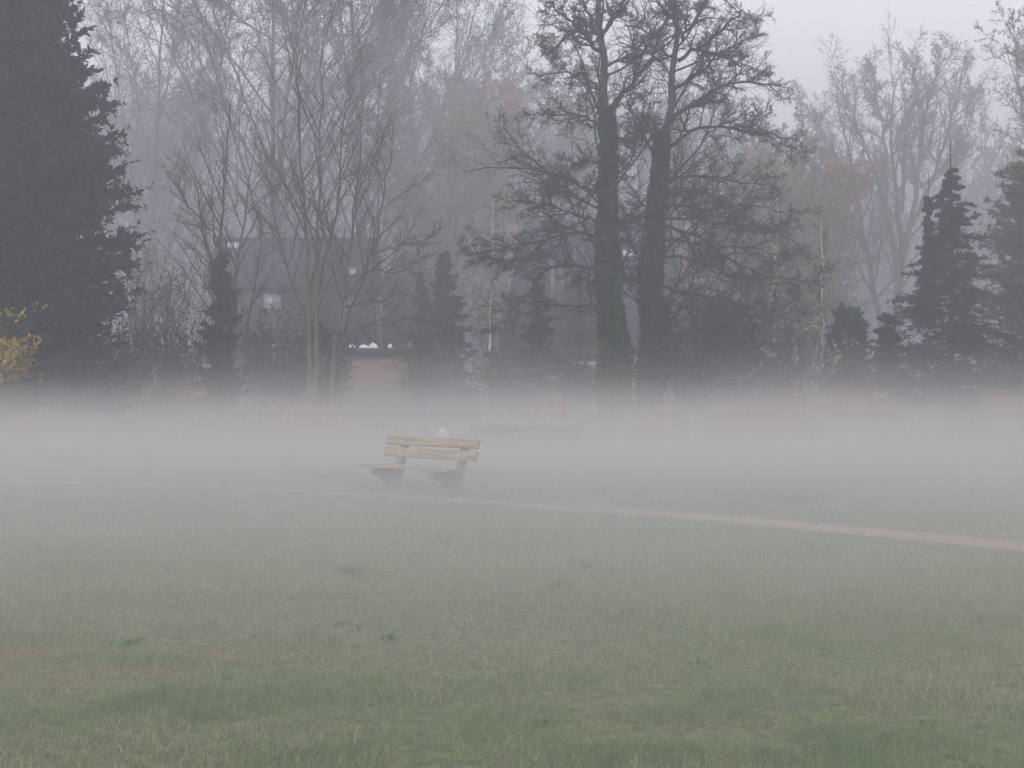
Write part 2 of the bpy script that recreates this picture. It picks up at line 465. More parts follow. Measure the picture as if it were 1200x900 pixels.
def tube_var(geo, pts, rad, sides):
    """one polyline (s,3) with a radius per point"""
    pts = np.asarray(pts, float)[None]; rad = np.asarray(rad, float)
    n, S, _ = pts.shape
    t = np.zeros_like(pts); t[:, 1:-1] = pts[:, 2:] - pts[:, :-2]; t[:, 0] = pts[:, 1] - pts[:, 0]; t[:, -1] = pts[:, -1] - pts[:, -2]
    t = nrm(t)
    up = abs(t[0, 0, 2]) > 0.7
    ref = np.broadcast_to(np.array([1.0, 0, 0]) if up else np.array([0, 0, 1.0]), t.shape)
    a = nrm(np.cross(t, ref)); b = np.cross(t, a)
    ang = np.arange(sides) / sides * 2 * math.pi
    v = pts[:, :, None, :] + rad[None, :, None, None] * (np.cos(ang)[None, None, :, None] * a[:, :, None, :] + np.sin(ang)[None, None, :, None] * b[:, :, None, :])
    s = (np.arange(S - 1) * sides)[:, None]; j = np.arange(sides)[None, :]; j2 = ((np.arange(sides) + 1) % sides)[None, :]
    f = np.stack([s + j, s + j2, s + sides + j2, s + sides + j], -1).reshape(-1, 4)
    geo.add(v.reshape(-1, 3), f)

def spawn(pts, r0, r1, per, t0, t1, ang, ratio, taper, rng, flat=1.0, absl=None, minup=None):
    """children along each polyline: returns positions, directions, lengths, radii"""
    n, S, _ = pts.shape
    L = np.linalg.norm(np.diff(pts, axis=1), axis=2).sum(1)
    t = (t0 + (t1 - t0) * ((np.arange(per)[None, :] + rng.uniform(0, 1, (n, per))) / per)).ravel()
    idx = np.repeat(np.arange(n), per)
    s = t * (S - 1); i = np.minimum(s.astype(int), S - 2); fr = (s - i)[:, None]
    P = pts[idx, i] * (1 - fr) + pts[idx, i + 1] * fr
    T = nrm(pts[idx, i + 1] - pts[idx, i])
    rv = rng.standard_normal(T.shape)
    perp = rv - (rv * T).sum(1, keepdims=True) * T
    perp[:, 2] *= flat
    perp = nrm(perp)
    a = np.radians(ang[0] + (ang[1] - ang[0]) * rng.uniform(0, 1, len(t)))[:, None]
    D = np.cos(a) * T + np.sin(a) * perp
    if minup is not None: D[:, 2] = np.maximum(D[:, 2], minup)
    D = nrm(D)
    Lc = (L[idx] if absl is None else absl) * ratio * (1 - taper * t) * rng.uniform(0.65, 1.25, len(t))
    rr = (r0[idx] * (1 - t) + r1[idx] * t)
    return P, D, Lc, rr

def leaves(geo, P, size, cols, rng, elong=1.8, droop=0.0, quad=True):
    n = len(P)
    a = nrm(rng.standard_normal((n, 3)) + np.array([0, 0, -droop])); b = nrm(np.cross(a, rng.standard_normal((n, 3))))
    s = (size * rng.uniform(0.6, 1.3, n))[:, None]
    A = a * s * elong / 2; B = b * s / 2
    v = np.stack([P - A, P + B, P + A, P - B], 1).reshape(-1, 3)
    f = np.arange(n)[:, None] * 4 + np.arange(4)[None, :]
    geo.add(v, f, np.repeat(cols, 4, 0))

def sample_on(pts, k, rng, t0=0.0):
    n, S, _ = pts.shape
    idx = np.repeat(np.arange(n), k); t = rng.uniform(t0, 1, n * k) * (S - 1)
    i = np.minimum(t.astype(int), S - 2); fr = (t - i)[:, None]
    return pts[idx, i] * (1 - fr) + pts[idx, i + 1] * fr

def resample(poly, n):
    poly = np.asarray(poly, float)
    d = np.concatenate([[0], np.cumsum(np.linalg.norm(np.diff(poly, axis=0), axis=1))])
    t = np.linspace(0, d[-1], n)
    out = np.stack([np.interp(t, d, poly[:, k]) for k in range(3)], 1)
    if n > 4:       # round the corners
        for _ in range(2):
            out[1:-1] = (out[:-2] + 2 * out[1:-1] + out[2:]) / 4
    return out

def bare_tree(name, label, base, limbs, levels, bark, twig, seed, cat='tree', group=None, leaf=None, trunk_idx=(0,), sides0=8, extra=None, col=None):
    """limbs: list of (polyline, r0, r1) in world space; levels: list of dicts for spawned generations"""
    rng = np.random.default_rng(seed)
    root = empty(name, base); tag(root, label, cat, group)
    B = np.array(base, float)
    gt = Geo(); gc = Geo()
    S0 = 14
    par = []; p0 = []; p1 = []
    for k_, (poly, ra, rb) in enumerate(limbs):
        pl = resample(poly, S0)
        pl[1:-1] += rng.standard_normal((S0 - 2, 3)) * 0.05
        rad = ra + (rb - ra) * np.linspace(0, 1, S0) ** 0.8
        if k_ in trunk_idx: rad[0] *= 1.35
        tube_var(gt if k_ in trunk_idx else gc, pl, rad, sides0)
        par.append(pl); p0.append(ra); p1.append(rb)
    par = np.array(par); p0 = np.array(p0); p1 = np.array(p1)
    cur = par; r0 = p0; r1 = p1
    last = None
    for q, lv in enumerate(levels):
        P, D, L, rr = spawn(cur, r0, r1, lv['n'], lv.get('t0', 0.25), lv.get('t1', 1.0), lv['ang'], lv['ratio'], lv.get('taper', 0.5), rng, lv.get('flat', 1.0), lv.get('absl'), lv.get('minup'))
        rc0 = np.minimum(rr * 0.62, lv.get('rmax', 1)); rc0 = np.maximum(rc0, lv.get('rmin', 0.006))
        rc1 = np.maximum(rc0 * 0.35, lv.get('rmin', 0.006) * 0.6)
        nx = grow(P, D, L, lv['seg'], lv.get('wander', 0.15), lv.get('trop', (0, 0, 0.03)), rng)
        keep = nx[:, :, 2].min(1) > 0.3
        nx, rc0, rc1 = nx[keep], rc0[keep], rc1[keep]
        tubes(gc, nx, rc0, rc1, lv.get('sides', 3))
        if lv.get('pass'):       # this generation also keeps the previous one as a parent
            cur = nx; r0 = rc0; r1 = rc1
        else:
            cur = nx; r0 = rc0; r1 = rc1
        last = nx
    gt.build('trunk', bark, root, loc=B, smooth=True)
    gc.build('crown', twig, root, loc=B)
    if leaf:
        gl = Geo(); Pn = sample_on(last, leaf['k'], rng, 0.2)
        pick = rng.uniform(0, 1, len(Pn)) < leaf.get('p', 1.0)
        Pn = Pn[pick]; c0 = np.array(leaf['c0']); c1 = np.array(leaf['c1'])
        u = rng.uniform(0, 1, (len(Pn), 1))
        leaves(gl, Pn, leaf['size'], c0 * (1 - u) + c1 * u, rng, leaf.get('elong', 1.6), leaf.get('droop', 0))
        gl.build(leaf.get('name', 'leaves'), M['leaf'], root, loc=B)
    return root, B, par

def poly(pts, Y, rng=None, dz=0.0):
    """picture polyline -> world polyline, wandering in depth by dz"""
    out = []
    for k_, (a, b) in enumerate(pts):
        out.append(at(a, b, Y + dz * k_ / max(1, len(pts) - 1)))
    return np.array(out)

# the three haze-free rows of traced trees ---------------------------------------------------
ALD = [dict(n=19, t0=0.12, ang=(28, 70), ratio=0.34, taper=0.45, seg=7, wander=0.20, trop=(0, 0, 0.015), rmax=0.05, sides=4, flat=0.6),
       dict(n=12, t0=0.15, ang=(25, 65), ratio=0.45, taper=0.4, seg=5, wander=0.22, trop=(0, 0, 0.03), rmax=0.022, sides=3, flat=0.6),
       dict(n=9, t0=0.15, ang=(25, 60), ratio=0.42, taper=0.3, seg=3, wander=0.22, trop=(0, 0, 0.04), rmin=0.0065, rmax=0.010, sides=3)]
def alder_limb(pts, Y, dz, ra, rb=0.02):
    return (poly(pts, Y, dz=dz), ra, rb)

YA = 56.0
limbsA = [(poly([(724, 503), (719, 400), (713, 320), (709, 240), (711, 180), (712, 130), (706, 80), (706, 40), (698, -10), (700, -60)], YA), 0.40, 0.07)]
limbsA += [alder_limb(p, YA, dz, r) for p, dz, r in [
    ([(712, 132), (726, 118), (742, 95), (760, 78), (768, 50), (785, 20), (790, -20)], 1.5, 0.13),
    ([(706, 62), (690, 50), (676, 30), (650, 12), (636, 5)], -1.0, 0.10),
    ([(706, 40), (722, 18), (738, -5), (745, -40)], -1.0, 0.09),
    ([(706, 52), (694, 30), (685, 0), (668, -30)], 1.0, 0.09),
    ([(704, 62), (680, 44), (665, 42), (648, 62), (632, 55)], 2.0, 0.06),
    ([(709, 80), (722, 70), (742, 66), (760, 40), (775, 35)], -2.0, 0.07),
    ([(710, 150), (695, 140), (668, 134), (640, 136), (628, 132)], -1.5, 0.05),
    ([(711, 128), (700, 100), (684, 84), (655, 88), (630, 90)], 1.5, 0.06),
    ([(709, 195), (690, 188), (665, 196), (650, 204)], -2.0, 0.05),
    ([(709, 235), (690, 222), (665, 205), (650, 216), (634, 232)], 1.5, 0.06),
    ([(709, 245), (684, 240), (655, 215), (630, 190), (600, 168), (590, 150)], 2.5, 0.05),
    ([(710, 285), (690, 272), (662, 270), (642, 283), (610, 287), (575, 296), (545, 300)], -2.5, 0.085),
    ([(708, 262), (680, 252), (655, 242), (625, 240), (600, 236)], -3.0, 0.06),
    ([(640, 284), (620, 300), (596, 305), (572, 303)], -3.2, 0.04),
    ([(700, 314), (668, 312), (650, 308), (632, 322), (618, 345), (598, 362), (590, 385)], 2.0, 0.06),
    ([(665, 312), (690, 335), (705, 343)], 0.5, 0.03),
    ([(711, 215), (730, 200), (745, 180), (755, 150)], -2.0, 0.05),
    ([(711, 175), (728, 160), (742, 165), (755, 150), (762, 120)], 2.0, 0.05),
    ([(712, 255), (735, 262), (750, 250), (762, 262)], 2.6, 0.04),
]]
LBL_A = 'tall bare alder thick with ivy, left of the central pair'
alderA, BA, parA = bare_tree('alder_tree', LBL_A, (gx(724, YA), YA, 0.0), limbsA, ALD, M['bark_grey'], M['twig_alder'], 101,
    group='pair of ivy covered alders', leaf=dict(name='catkins', k=1, p=0.16, size=0.045, c0=(0.045, 0.030, 0.028), c1=(0.07, 0.045, 0.035), elong=1.3))

YB = 57.5
limbsB = [(poly([(758, 503), (768, 400), (763, 330), (768, 250), (775, 180), (779, 140), (786, 108), (793, 75), (800, 45), (790, 5), (784, -40)], YB), 0.38, 0.06)]
limbsB += [alder_limb(p, YB, dz, r) for p, dz, r in [
    ([(777, 152), (800, 132), (826, 112), (850, 96), (880, 98), (915, 102)], -1.5, 0.11),
    ([(786, 108), (806, 98), (826, 80), (846, 60), (868, 50), (892, 42)], 1.5, 0.10),
    ([(794, 72), (812, 58), (830, 50), (852, 28), (870, 10), (880, 20)], -1.5, 0.09),
    ([(800, 48), (812, 30), (826, 5), (838, -30)], 1.0, 0.08),
    ([(799, 45), (790, 20), (770, 5), (755, -25)], -1.2, 0.07),
    ([(793, 70), (776, 60), (764, 42), (752, 36), (745, 20)], 1.8, 0.06),
    ([(812, 58), (840, 66), (868, 78), (900, 88)], 0.5, 0.05),
    ([(776, 178), (800, 160), (818, 146), (850, 150), (880, 158), (925, 160), (940, 168)], 1.5, 0.09),
    ([(850, 150), (880, 144), (900, 128)], 1.5, 0.04),
    ([(774, 188), (760, 172), (748, 150), (738, 128), (745, 108)], -1.5, 0.05),
    ([(772, 218), (800, 205), (838, 206), (870, 214), (900, 216)], -2.5, 0.06),
    ([(769, 242), (800, 240), (840, 246), (880, 238), (920, 250)], 2.0, 0.07),
    ([(767, 262), (800, 268), (832, 284), (866, 312), (900, 330), (938, 335)], -2.5, 0.085),
    ([(766, 282), (796, 280), (840, 290), (880, 290), (930, 300)], 2.8, 0.07),
    ([(765, 300), (800, 300), (846, 325), (890, 325), (955, 330)], 1.0, 0.06),
    ([(765, 330), (792, 342), (830, 345), (868, 356), (900, 368), (940, 376)], -1.5, 0.085),
    ([(765, 345), (796, 356), (826, 368), (856, 372), (880, 385)], 2.2, 0.05),
    ([(770, 236), (790, 225), (820, 226), (850, 232)], 3.2, 0.05),
    ([(763, 318), (745, 300), (735, 270), (728, 240)], -2.5, 0.05),
    ([(764, 330), (748, 328), (738, 330)], 2.0, 0.05),
    ([(765, 385), (785, 392), (812, 395), (830, 402)], -2.0, 0.04),
    ([(768, 255), (800, 256), (850, 262), (905, 268), (935, 285)], -3.4, 0.06),
]]
LBL_B = 'tall bare alder thick with ivy, right of the central pair, low limbs sweeping right'
alderB, BB, parB = bare_tree('alder_tree', LBL_B, (gx(758, YB), YB, 0.0), limbsB, ALD, M['bark_grey'], M['twig_alder'], 102,
    group='pair of ivy covered alders', leaf=dict(name='catkins', k=1, p=0.16, size=0.045, c0=(0.045, 0.030, 0.028), c1=(0.07, 0.045, 0.035), elong=1.3))

def ivy(root, B, trunk, zr, seed):
    rng = np.random.default_rng(seed)
    pl = resample(trunk, 60); z = pl[:, 2]
    n = 26000
    zz = zr[0] + (zr[2] - zr[0]) * rng.uniform(0, 1, n) ** 1.1
    prof = lambda q: np.interp(q, [zr[0], zr[0] + 1.5, zr[1] * 0.5, zr[1], zr[2]], [0.46, 0.52, 0.42, 0.32, 0.24])
    a = rng.uniform(0, 2 * math.pi, n)
    lump = 0.2 + 1.6 * fbm(a * 1.6 + 10, zz * 1.3, seed, 4)
    r = prof(zz) * lump * (0.72 + 0.42 * rng.uniform(0, 1, n))
    cx = np.interp(zz, z, pl[:, 0]); cyy = np.interp(zz, z, pl[:, 1])
    P = np.stack([cx + np.cos(a) * r, cyy + np.sin(a) * r, zz], 1)
    u = rng.uniform(0, 1, (n, 1))
    u = np.clip(0.5 * u[:, 0] + 1.3 * (fbm(a * 3.0 + 4, zz * 2.2, seed + 9, 2) - 0.35), 0, 1)[:, None]
    col = np.array([0.014, 0.030, 0.012]) * (1 - u) + np.array([0.065, 0.105, 0.042]) * u
    g = Geo(); leaves(g, P, 0.11, col, rng, 1.2, 0.4)
    g.build('ivy', M['leaf'], root, loc=B)
ivy(alderA, BA, limbsA[0][0], (0.2, 9.8, 12.3), 5)
ivy(alderB, BB, limbsB[0][0], (0.2, 9.2, 11.6), 6)

YNG = [dict(n=14, t0=0.22, ang=(24, 48), ratio=0.36, taper=0.55, seg=6, wander=0.08, trop=(0, 0, 0.05), rmax=0.035, sides=4),
       dict(n=9, t0=0.15, ang=(22, 48), ratio=0.42, taper=0.45, seg=4, wander=0.10, trop=(0, 0, 0.05), rmax=0.014, sides=3),
       dict(n=6, t0=0.15, ang=(20, 48), ratio=0.42, taper=0.4, seg=3, wander=0.12, trop=(0, 0, 0.04), rmin=0.006, rmax=0.008)]
YC = 58.0
limbs = [(poly(p, YC, dz=dz), r, 0.015) for p, dz, r in [
    ([(363, 470), (361, 300), (353, 180), (346, 60), (342, 20)], 0.5, 0.12),
    ([(368, 470), (371, 330), (374, 200), (378, 60), (382, 10)], -0.5, 0.13),
    ([(388, 470), (396, 380), (410, 300), (418, 230), (424, 110), (425, 60)], 1.2, 0.09),
    ([(392, 430), (408, 365), (430, 320), (446, 260), (458, 190), (462, 140)], -1.2, 0.075),
    ([(366, 400), (350, 350), (334, 308), (318, 240), (310, 170)], 1.5, 0.06),
    ([(372, 350), (384, 290), (398, 240), (400, 170), (408, 90)], 1.0, 0.07),
    ([(396, 395), (415, 385), (450, 375), (480, 372), (500, 380)], -1.0, 0.04),
    ([(400, 360), (425, 352), (455, 350), (478, 340)], 1.5, 0.04),
    ([(412, 325), (440, 318), (470, 316), (500, 300)], -1.5, 0.04),
    ([(436, 300), (460, 290), (490, 285), (515, 268)], 1.0, 0.035),
    ([(360, 420), (340, 408), (322, 400), (308, 402)], 1.0, 0.035),
]]
bare_tree('bare_tree', 'slender many-stemmed bare tree, its stems rising side by side left of the bench', (gx(372, YC), YC, 0.0), limbs, YNG, M['bark_pale'], M['twig_warm'], 110, trunk_idx=(0, 1, 2))

YD = 60.0
limbs = [(poly(p, YD, dz=dz), r, 0.015) for p, dz, r in [
    ([(260, 475), (260, 330), (262, 240), (266, 170), (270, 110)], 0.5, 0.12),
    ([(272, 475), (276, 330), (284, 270), (292, 215), (300, 160)], -0.6, 0.10),
    ([(262, 400), (248, 320), (236, 260), (228, 200)], 1.0, 0.07),
    ([(262, 300), (240, 260), (215, 235), (205, 190)], -1.0, 0.05),
    ([(285, 400), (298, 340), (306, 290), (305, 255)], 1.0, 0.05),
]]
bare_tree('bare_tree', 'small bare tree with two thin stems above the dark green thuja bush', (gx(264, YD), YD, 0.0), limbs, YNG, M['bark_pale'], M['twig_warm'], 111, trunk_idx=(0, 1))

# ---- big trees further back, grown by rule
def rule_tree(name, label, px, Y, top, halfw, seed, bark, twig, stems=1, leaf=None, spread=(16, 48), n1=10, dens=(9, 7, 6), trop=0.02, group='large bare trees behind the pond', r=0.30, fork=0.25, droop=0.04, name_r=0.010, lowest=0.22, cat='tree'):
    rng = np.random.default_rng(seed)
    H = EYE + (HOR - top) / FPX * Y; bx = gx(px, Y); hwm = halfw / FPX * Y
    zb = float(ground_h(bx, Y))
    limbs = []
    for s in range(stems):
        a = rng.uniform(-1, 1) * 0.35 * hwm; b = rng.uniform(-1, 1) * 0.3 * hwm
        off = (0.5 * s, 0.3 * s)
        limbs.append((np.array([(bx + off[0], Y + off[1], zb - 0.1), (bx + off[0] + a * .1, Y + off[1], H * .25), (bx + off[0] + a * .4, Y + b * .4, H * .55), (bx + off[0] + a, Y + b, H * .97)]), r / stems ** 0.4, 0.03))
    nl = n1
    for q in range(nl):
        t = lowest + (0.72 - lowest) * (q + rng.uniform(0, 1)) / nl
        az = q * 2.4 + rng.uniform(-0.4, 0.4)
        st = limbs[q % stems][0]; sr = resample(st, 20); p0 = sr[int(t * 19)]
        reach = hwm * (1.05 - 0.35 * t) * rng.uniform(0.8, 1.15)
        dx, dy = math.cos(az) * reach, math.sin(az) * reach * 0.9
        ztop = min(H * 0.99, p0[2] + (H - p0[2]) * rng.uniform(0.55, 0.9))
        limbs.append((np.array([p0, p0 + (dx * .35, dy * .35, (ztop - p0[2]) * .30), p0 + (dx * .75, dy * .75, (ztop - p0[2]) * .68), p0 + (dx, dy, ztop - p0[2])]), r * 0.42 * (1.1 - t), 0.025))
    lv = [dict(n=dens[0], t0=0.2, ang=spread, ratio=0.34, taper=0.45, seg=5, wander=0.12, trop=(0, 0, trop), rmax=0.05, sides=4, rmin=0.012),
          dict(n=dens[1], t0=0.15, ang=(20, 55), ratio=0.42, taper=0.4, seg=4, wander=0.15, trop=(0, 0, trop), rmax=0.03, sides=3, rmin=0.012),
          dict(n=dens[2], t0=0.12, ang=(20, 60), ratio=0.45, taper=0.35, seg=3, wander=0.18, trop=(0, 0, -droop), rmin=name_r, rmax=0.014)]
    return bare_tree(name, label, (bx, Y, zb), limbs, lv, bark, twig, seed, group=group, leaf=leaf, trunk_idx=tuple(range(stems)), sides0=7, cat=cat)

RUST = dict(name='leaves', k=3, size=0.15, c0=(0.34, 0.17, 0.07), c1=(0.44, 0.26, 0.13), elong=1.4)
RUSTL = dict(name='leaves', k=1, size=0.15, c0=(0.22, 0.12, 0.08), c1=(0.28, 0.17, 0.11), elong=1.4)
OLIV = dict(name='leaves', k=2, size=0.055, c0=(0.22, 0.205, 0.13), c1=(0.29, 0.27, 0.17), elong=2.2, droop=1.0)
BUD = dict(name='buds', k=1, p=0.5, size=0.09, c0=(0.13, 0.09, 0.08), c1=(0.2, 0.14, 0.12), elong=1.4)
rule_tree('bare_tree', 'huge hazy bare tree with forked trunk, behind and left of the many-stemmed tree', 310, 92, -190, 200, 201, M['bark_grey'], M['twig_grey'], stems=2, n1=15, dens=(14, 11, 9), leaf=BUD, r=0.36)
rule_tree('bare_tree', 'tall hazy bare tree filling the sky left of centre, behind the many-stemmed tree', 425, 100, -150, 160, 202, M['bark_grey'], M['twig_grey'], stems=1, n1=14, dens=(14, 11, 9), leaf=BUD, r=0.36)
rule_tree('bare_tree', 'hazy bare tree with fine pinkish twigs just right of the big dark conifer', 175, 104, -60, 120, 203, M['bark_brown'], M['twig_warm'], stems=1, n1=13, dens=(13, 10, 9), leaf=BUD)
rule_tree('bare_tree', 'rust-tinged hazy tree with rounded top between the bare trees and the left alder', 600, 108, 50, 115, 204, M['bark_brown'], M['twig_red'], n1=13, dens=(13, 10, 9), leaf=RUST, lowest=0.12)
rule_tree('bare_tree', 'broad orange-brown hazy tree low behind the small spruces', 515, 98, 120, 95, 205, M['bark_brown'], M['twig_red'], n1=12, dens=(13, 10, 9), leaf=RUST, lowest=0.10)
rule_tree('bare_tree', 'pinkish-brown rounded hazy tree low beside the big dark conifer', 165, 112, 88, 90, 206, M['bark_brown'], M['twig_red'], n1=12, dens=(13, 10, 9), leaf=RUSTL, lowest=0.10)
rule_tree('bare_tree', 'brown hazy bare tree behind the right alder, its top just below the alder limbs', 850, 100, 120, 85, 207, M['bark_brown'], M['twig_warm'], n1=12, dens=(13, 10, 9), leaf=RUSTL, lowest=0.12)
rule_tree('bare_tree', 'rust-brown hazy tree right of the right alder, in front of the wide pale crown', 940, 92, 172, 52, 208, M['bark_brown'], M['twig_red'], n1=12, dens=(13, 10, 9), leaf=RUST, lowest=0.08)
rule_tree('bare_tree', 'hazy reddish bare tree behind the tall spruce at the right edge', 1165, 118, 135, 75, 209, M['bark_brown'], M['twig_red'], n1=12, dens=(13, 10, 9), leaf=RUSTL, lowest=0.10)
rule_tree('bare_tree', 'hazy bare tree between the two ivy covered alders', 745, 112, 70, 70, 210, M['bark_grey'], M['twig_grey'], n1=12, dens=(10, 8, 7), leaf=BUD, lowest=0.15)
rule_tree('bare_tree', 'tall pale hazy tree cut off by the right edge, only its left limbs seen', 1290, 84, -40, 150, 211, M['bark_grey'], M['twig_olive'], n1=14, dens=(13, 10, 9), leaf=OLIV, lowest=0.3)
rule_tree('bare_tree', 'tall faint bare tree reaching above the rust-tinged tree left of the alders', 530, 125, -60, 130, 212, M['bark_grey'], M['twig_grey'], n1=13, dens=(13, 10, 9), leaf=BUD)

# wide pale willow/poplar on the right, main limbs traced
YW = 98.0
limbs = [(poly(p, YW, dz=dz), r, 0.03) for p, dz, r in [
    ([(1052, 445), (1050, 360), (1058, 290), (1048, 220), (1040, 160), (1050, 95)], 2.0, 0.42),
    ([(1046, 445), (1030, 360), (1012, 290), (1003, 220), (990, 165), (980, 115)], -3.0, 0.30),
    ([(1053, 340), (1045, 270), (1022, 195), (1004, 150), (998, 120), (1003, 100)], 3.5, 0.22),
    ([(1058, 300), (1075, 230), (1078, 150), (1092, 110), (1098, 72)], -3.5, 0.24),
    ([(1060, 280), (1090, 220), (1112, 150), (1122, 110), (1128, 75)], 4.0, 0.20),
    ([(1055, 250), (1060, 160), (1070, 120), (1070, 75)], -2.0, 0.18),
    ([(1014, 300), (995, 250), (975, 200), (955, 150), (950, 120)], 2.0, 0.14),
    ([(1024, 350), (1000, 300), (985, 250), (968, 215), (955, 190)], -4.0, 0.12),
    ([(1040, 200), (1032, 140), (1024, 110), (1022, 85)], 3.0, 0.14),
    ([(1078, 220), (1100, 200), (1120, 180), (1135, 150), (1142, 110)], 5.0, 0.12),
]]
bare_tree('bare_tree', 'wide pale hazy tree with fanned limbs and faint yellow-green tips, behind the spruce', (gx(1050, YW), YW, 0.1), limbs,
    [dict(n=18, t0=0.25, ang=(15, 45), ratio=0.27, taper=0.35, seg=5, wander=0.12, trop=(0, 0, 0.04), rmax=0.08, sides=4, rmin=0.016),
     dict(n=12, t0=0.15, ang=(20, 50), ratio=0.42, taper=0.35, seg=4, wander=0.14, trop=(0, 0, 0.02), rmax=0.03, rmin=0.012),
     dict(n=9, t0=0.12, ang=(20, 60), ratio=0.5, taper=0.3, seg=3, wander=0.16, trop=(0, 0, -0.10), rmin=0.0065, rmax=0.009)],
    M['bark_grey'], M['twig_olive'], 220, group='large bare trees behind the pond', leaf=OLIV, trunk_idx=(0, 1))

# birches with white stems
def birch(px, Y, top, halfw, seed, label, bend=0):
    H = EYE + (HOR - top) / FPX * Y; bx = gx(px, Y); zb = float(ground_h(bx, Y))
    limbs = [(np.array([(bx, Y, zb - 0.1), (bx + bend * .3, Y, H * .3), (bx + bend * .7, Y, H * .65), (bx + bend, Y, H)]), 0.10, 0.015)]
    hwm = halfw / FPX * Y
    lv = [dict(n=26, t0=0.30, ang=(25, 50), ratio=hwm / H * 1.25, taper=0.6, seg=6, wander=0.10, trop=(0, 0, 0.02), rmax=0.03, sides=3),
          dict(n=9, t0=0.15, ang=(25, 60), ratio=0.45, taper=0.3, seg=4, wander=0.12, trop=(0, 0, -0.10), rmax=0.012, rmin=0.007),
          dict(n=6, t0=0.15, ang=(20, 60), ratio=0.5, taper=0.3, seg=3, wander=0.12, trop=(0, 0, -0.22), rmin=0.006, rmax=0.008)]
    return bare_tree('birch_tree', label, (bx, Y, zb), limbs, lv, M['birch'], M['twig_red'], seed, group='white stemmed birches',
        leaf=dict(name='leaves', k=1, p=0.5, size=0.07, c0=(0.20, 0.14, 0.07), c1=(0.28, 0.19, 0.10)))
birch(893, 74, 195, 38, 301, 'slim birch with a white stem behind the tips of the right alder limbs', 1.0)
birch(965, 72, 255, 26, 302, 'slim birch with a bright white stem beside the round dark bush', -0.1)
birch(572, 78, 230, 30, 303, 'slim pale birch behind the small dark spruce left of centre', 0.3)

# distant wood: one brown mass behind everything
def distant_wood():
    rng = np.random.default_rng(400)
    g = Geo()
    n = 420
    y = rng.uniform(128, 205, n); x = rng.uniform(-1, 1, n) * (0.42 * y + 8); Hh = (2.0 + np.interp(600 + x / y * FPX, [0, 850, 960, 1300], [300, 290, 215, 225]) / FPX * y) * rng.uniform(0.72, 1.0, n)
    z = ground_h(x, y)
    P = np.stack([x, y, z], 1); D = np.stack([rng.normal(0, .05, n), rng.normal(0, .05, n), np.ones(n)], 1)
    t0_ = grow(P, D, Hh, 8, 0.05, (0, 0, 0.1), rng); r0 = np.full(n, 0.16); r1 = np.full(n, 0.03); tubes(g, t0_, r0, r1, 4, col=(0.07, 0.06, 0.055))
    P, D, L, rr = spawn(t0_, r0, r1, 16, 0.08, 1.0, (25, 60), 0.36, 0.5, rng)
    a = grow(P, D, L, 4, 0.12, (0, 0, 0.04), rng); tubes(g, a, np.full(len(a), .03), np.full(len(a), .015), 3, col=(0.08, 0.06, 0.055))
    P, D, L, rr = spawn(a, np.full(len(a), .03), np.full(len(a), .015), 11, 0.1, 1.0, (25, 60), 0.5, 0.4, rng)
    b = grow(P, D, L, 3, 0.15, (0, 0, 0.03), rng); tubes(g, b, np.full(len(b), .018), np.full(len(b), .012), 3, col=(0.10, 0.075, 0.065))
    Pn = sample_on(b, 2, rng); u = rng.uniform(0, 1, (len(Pn), 1))
    leaves(g, Pn, 0.22, np.array([0.10, 0.075, 0.06]) * (1 - u) + np.array([0.17, 0.12, 0.09]) * u, rng, 1.6)
    return g
tag(distant_wood().build('distant_wood', M['leaf']), 'far brown wood fading out in the haze', 'wood', kind='stuff')

